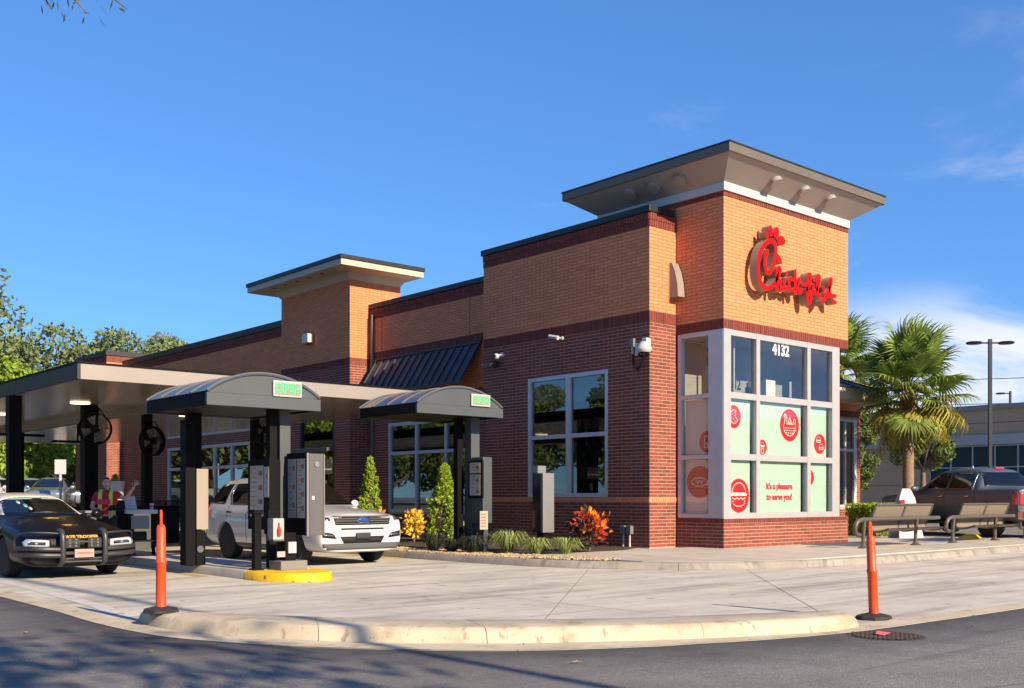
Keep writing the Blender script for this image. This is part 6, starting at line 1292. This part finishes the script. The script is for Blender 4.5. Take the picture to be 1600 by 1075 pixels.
def worker():
    t = thing('person', 'person in red polo and yellow safety vest waving with the left arm raised', 'person', (-11.9, 5.75, .012), R_(-33))
    # local frame: faces -y, x to the viewer's right
    P = [(0, 0, .92), (0, .01, 1.12), (0, .0, 1.32), (0, -.01, 1.41), (0, -.02, 1.46),        # pelvis, waist, chest, neck base, neck
         (.19, 0, 1.36), (.36, -.05, 1.27), (.50, -.12, 1.46), (.535, -.14, 1.51),              # raised arm: shoulder, elbow, wrist, palm
         (-.19, 0, 1.36), (-.27, -.06, 1.11), (-.12, -.26, 1.05), (-.06, -.30, 1.06),           # bent arm
         (.10, 0, .86), (.11, -.01, .47), (.11, .02, .08), (.12, -.10, .04), (-.10, 0, .86), (-.11, -.01, .47), (-.11, .02, .08), (-.12, -.10, .04)]
    E = [(0, 1), (1, 2), (2, 3), (3, 4), (2, 5), (5, 6), (6, 7), (7, 8), (2, 9), (9, 10), (10, 11), (11, 12), (0, 13), (13, 14), (14, 15), (15, 16), (0, 17), (17, 18), (18, 19), (19, 20)]
    Rr = [(.15, .11), (.15, .10), (.17, .11), (.07, .07), (.058, .06), .06, .043, .03, .034, .06, .045, .033, .034, .085, .06, .042, .04, .085, .06, .042, .04]
    body = skin_mesh('body', P, E, Rr, SKIN, t)
    # head: ovoid with brow, nose, mouth, ears
    hb = MB(); n, m = 20, 16; hv = []
    for i in range(m + 1):
        a = math.pi * i / m - math.pi / 2
        for k in range(n):
            th = 2 * math.pi * k / n; x = .077 * math.cos(a) * math.cos(th); y = .098 * math.cos(a) * math.sin(th); z = .115 * math.sin(a)
            if z < -.02: x *= 1 + z * 2.2; y *= 1 + z * 1.0
            if y < 0:
                fx = math.exp(-(x / .014) ** 2); y -= .022 * fx * math.exp(-((z + .012) / .022) ** 2); y -= .004 * math.exp(-((z + .05) / .008) ** 2) * math.exp(-(x / .028) ** 2)
                y += .010 * math.exp(-((abs(x) - .032) / .014) ** 2) * math.exp(-((z - .012) / .013) ** 2)
            hv.append((x, y, z + 1.575))
    hd = MB().add(hv, [(i * n + k, i * n + (k + 1) % n, (i + 1) * n + (k + 1) % n, (i + 1) * n + k) for i in range(m) for k in range(n)]).build('head', SKIN, t, smooth=True)
    hd.rotation_euler = (0, 0, .25)
    for s in (-1, 1): MB().blob((s * .079, .01, 1.572), (.012, .02, .032), 8, 6).build('ear', SKIN, hd, smooth=True); MB().blob((s * .031, -.083, 1.588), (.013, .006, .007), 8, 6).build('eye', mat('eye_dark', (.03, .02, .02), .3), hd); B('eyebrow', HAIR, hd, (s * .031 - .018, -.094, 1.605, s * .031 + .018, -.084, 1.612))
    B('mouth', mat('lip', (.30, .09, .08), .6), hd, (-.024, -.092, 1.521, .024, -.082, 1.527))
    hr = MB()
    hr.add([(x * 1.06, y * 1.05 + .006, (z - 1.575) * 1.07 + 1.578) for x, y, z in hv], [(i * n + k, i * n + (k + 1) % n, (i + 1) * n + (k + 1) % n, (i + 1) * n + k) for i in range(m) for k in range(n) if (i >= 12 or (i >= 6 and hv[i * n + k][1] > .015))]); hr.build('hair', HAIR, hd, smooth=True)
    # clothing follows the same skeleton, a little wider
    skin_mesh('red_shirt', [P[0], P[1], P[2], (0, -.01, 1.395), P[5], (.30, -.03, 1.305), P[9], (-.245, -.035, 1.20)], [(0, 1), (1, 2), (2, 3), (2, 4), (4, 5), (2, 6), (6, 7)], [(.172, .128), (.168, .118), (.187, .127), (.085, .08), .076, .064, .076, .066], SHIRT, t)
    skin_mesh('trousers', [P[0], P[13], P[14], P[15], P[17], P[18], P[19]], [(0, 1), (1, 2), (2, 3), (0, 4), (4, 5), (5, 6)], [(.165, .122), .098, .074, .06, .098, .074, .06], PANTS, t)
    for s in (-1, 1): MB().blob((s * .115, -.06, .045), (.05, .14, .045), 12, 8).build('shoe', BLACKP, t, smooth=True)
    for s in (-1, 1):
        st_ = MB().add([(s * .10 - .035, -.145, .86), (s * .10 + .035, -.145, .86), (s * .10 + .035, -.15, 1.15), (s * .10 - .035, -.15, 1.15), (s * .10 + .035, -.135, 1.36), (s * .10 - .035, -.135, 1.36), (s * .095 + .03, -.03, 1.455), (s * .095 - .03, -.03, 1.455), (s * .10 + .035, .12, 1.36), (s * .10 - .035, .12, 1.36)], [(0, 1, 2, 3), (3, 2, 4, 5), (5, 4, 6, 7), (7, 6, 8, 9)]).build('vest_strap', VEST, t); so = st_.modifiers.new('s', 'SOLIDIFY'); so.thickness = .008
        B('reflective_strip', mat('reflective', (.3, .3, .28), .4), st_, (s * .10 - .012, -.158, .90, s * .10 + .012, -.1525, 1.10))
    B('vest_band', VESTO, t, (-.16, -.172, 1.17, .10, -.158, 1.27), bevel=.004)
    def hand(c, d, up, side, curl):
        c, d, up, side = map(lambda q: Vector(q).normalized() if q is not c else Vector(q), (c, d, up, side))
        pm = skin_mesh('hand', [c - d * .02, c + d * .045], [(0, 1)], [(.038, .016), (.042, .017)], SKIN, t, lv=2)
        for k, (o_, L_, sp) in enumerate(((-.030, .070, -.22), (-.010, .080, -.06), (.011, .075, .08), (.031, .060, .24))):
            b0 = c + d * .05 + side * o_; dd = (d + side * sp).normalized(); j1 = b0 + dd * L_ * .45 + up * curl * .012; j2 = b0 + dd * L_ + up * curl * .04
            skin_mesh('finger', [b0 - dd * .015, j1, j2], [(0, 1), (1, 2)], [.0095, .009, .0075], SKIN, pm, lv=1)
        b0 = c - side * .034; skin_mesh('thumb', [b0, b0 + (d * .5 - side * .85).normalized() * .035, b0 + (d * .8 - side * .6).normalized() * .062], [(0, 1), (1, 2)], [.011, .010, .008], SKIN, pm, lv=1)
    hand((.545, -.145, 1.53), (.55, -.1, .8), (0, -1, -.1), (.8, 0, -.55), .4); hand((-.04, -.31, 1.06), (.9, -.3, .05), (0, -.2, 1), (0, 1, .2), 1.0)
    tb = B('order_tablet', BLACKP, None, (0, 0, 0, .26, .19, .02), bevel=.006); tb.location = (-12.02, 5.36, 1.06); tb.rotation_euler = (.5, 0, -.5); tag(tb, 'black order tablet held by the waving person', 'tablet')
worker()
t = thing('service_cart', 'dark service cart with pale tray and grey screen beside the waving person', 'cart', (-11.15, 5.95, .012), -.3)
for x in (-.24, .24):
    for y in (-.2, .2): B('leg', BLACK, t, (x - .02, y - .02, 0, x + .02, y + .02, .98))
B('tray', mat('tray_white', (.5, .5, .5), .5), t, (-.30, -.26, .98, .30, .26, 1.06), bevel=.01); B('screen', mat('screen_grey', (.19, .20, .20), .4), t, (-.2, -.25, .68, .14, -.22, .94)); B('shelf', STEEL, t, (-.26, -.22, .42, .26, .22, .45)); B('printer', BLACKP, t, (-.2, -.2, .45, .1, .1, .62), bevel=.01)
t = thing('paper_stack', 'white paper board leaning on the cart tray', 'paper', (-11.38, 5.88, 1.075), -.3); MB().add([(-.1, 0, 0), (.12, 0, 0), (.08, .08, .27), (-.12, .08, .27), (-.1, .01, 0), (.12, .01, 0), (.08, .09, .27), (-.12, .09, .27)], [(0, 1, 2, 3), (7, 6, 5, 4), (0, 4, 5, 1), (1, 5, 6, 2), (2, 6, 7, 3), (3, 7, 4, 0)]).build('sheet', WHITEM, t)
t = thing('paper_cup', 'small white paper cup on the right end of the cart tray', 'cup', (-10.98, 5.82, 1.075)); MB().lathe([(.03, 0), (.045, .12), (.048, .125), (.043, .125)], 16).build('cup', WHITEM, t, smooth=True); MB().lathe([(.037, .05), (.041, .08)], 16, cap=False).build('red_print', CORAL, t)
t = thing('planter_cabinet', 'long dark grey planter cabinet behind the waving person', 'cabinet', (-10.2, 9.9, .012)); B('box', mat('planter_grey', (.05, .055, .055), .6), t, (-.75, -.3, 0, .75, .3, .95), bevel=.02); B('lid', GREYP, t, (-.8, -.34, .951, -.32, .34, 1.0)); B('lid', GREYP, t, (.32, -.34, .951, .8, .34, 1.0))
t = thing('giant_cup', 'large white tapered cup standing on the grey planter cabinet', 'cup', (-10.35, 9.35, 1.02)); MB().lathe([(.10, -.1), (.155, .62), (.165, .64), (.165, .67), (.15, .67)], 20).build('cup', WHITEM, t, smooth=True); B('stand', BLACK, t, (-.04, -.04, -1.0, .04, .04, -.1))
t = thing('black_drape', 'tall black covered heater beside the person and the cart', 'cover', (-11.35, 6.5, .012)); MB().add([(-.24, -.2, 0), (.24, -.2, 0), (.26, .2, 0), (-.26, .2, 0), (-.2, -.17, 1.1), (.19, -.17, 1.1), (.2, .17, 1.1), (-.2, .17, 1.1), (-.12, -.1, 1.25), (.12, -.1, 1.25), (.12, .1, 1.25), (-.12, .1, 1.25)], [(0, 1, 5, 4), (1, 2, 6, 5), (2, 3, 7, 6), (3, 0, 4, 7), (4, 5, 9, 8), (5, 6, 10, 9), (6, 7, 11, 10), (7, 4, 8, 11), (8, 9, 10, 11)]).build('cover', BLACKP, t)
t = thing('counter_wall', 'long low dark counter beneath the canopy behind the police car', 'counter', (-8.8, 14.5, .012)); B('top', BLACK, t, (-2.6, -.3, 1.0, 2.2, .3, 1.06)); B('front', BLACKP, t, (-2.5, -.2, 0, 2.1, .2, .995))
def post_sign(loc, h, label, rz): 
    t = thing('sign_post', label, 'sign', loc, rz); B('post', WHITEM, t, (-.05, -.03, 0, .05, .03, h)); B('plate', WHITEM, t, (-.24, -.05, h - .65, .24, -.031, h), bevel=.01)
post_sign((-3.8, 33.6, .75), 2.25, 'white sign on a pale post in front of the blue car', -.5)
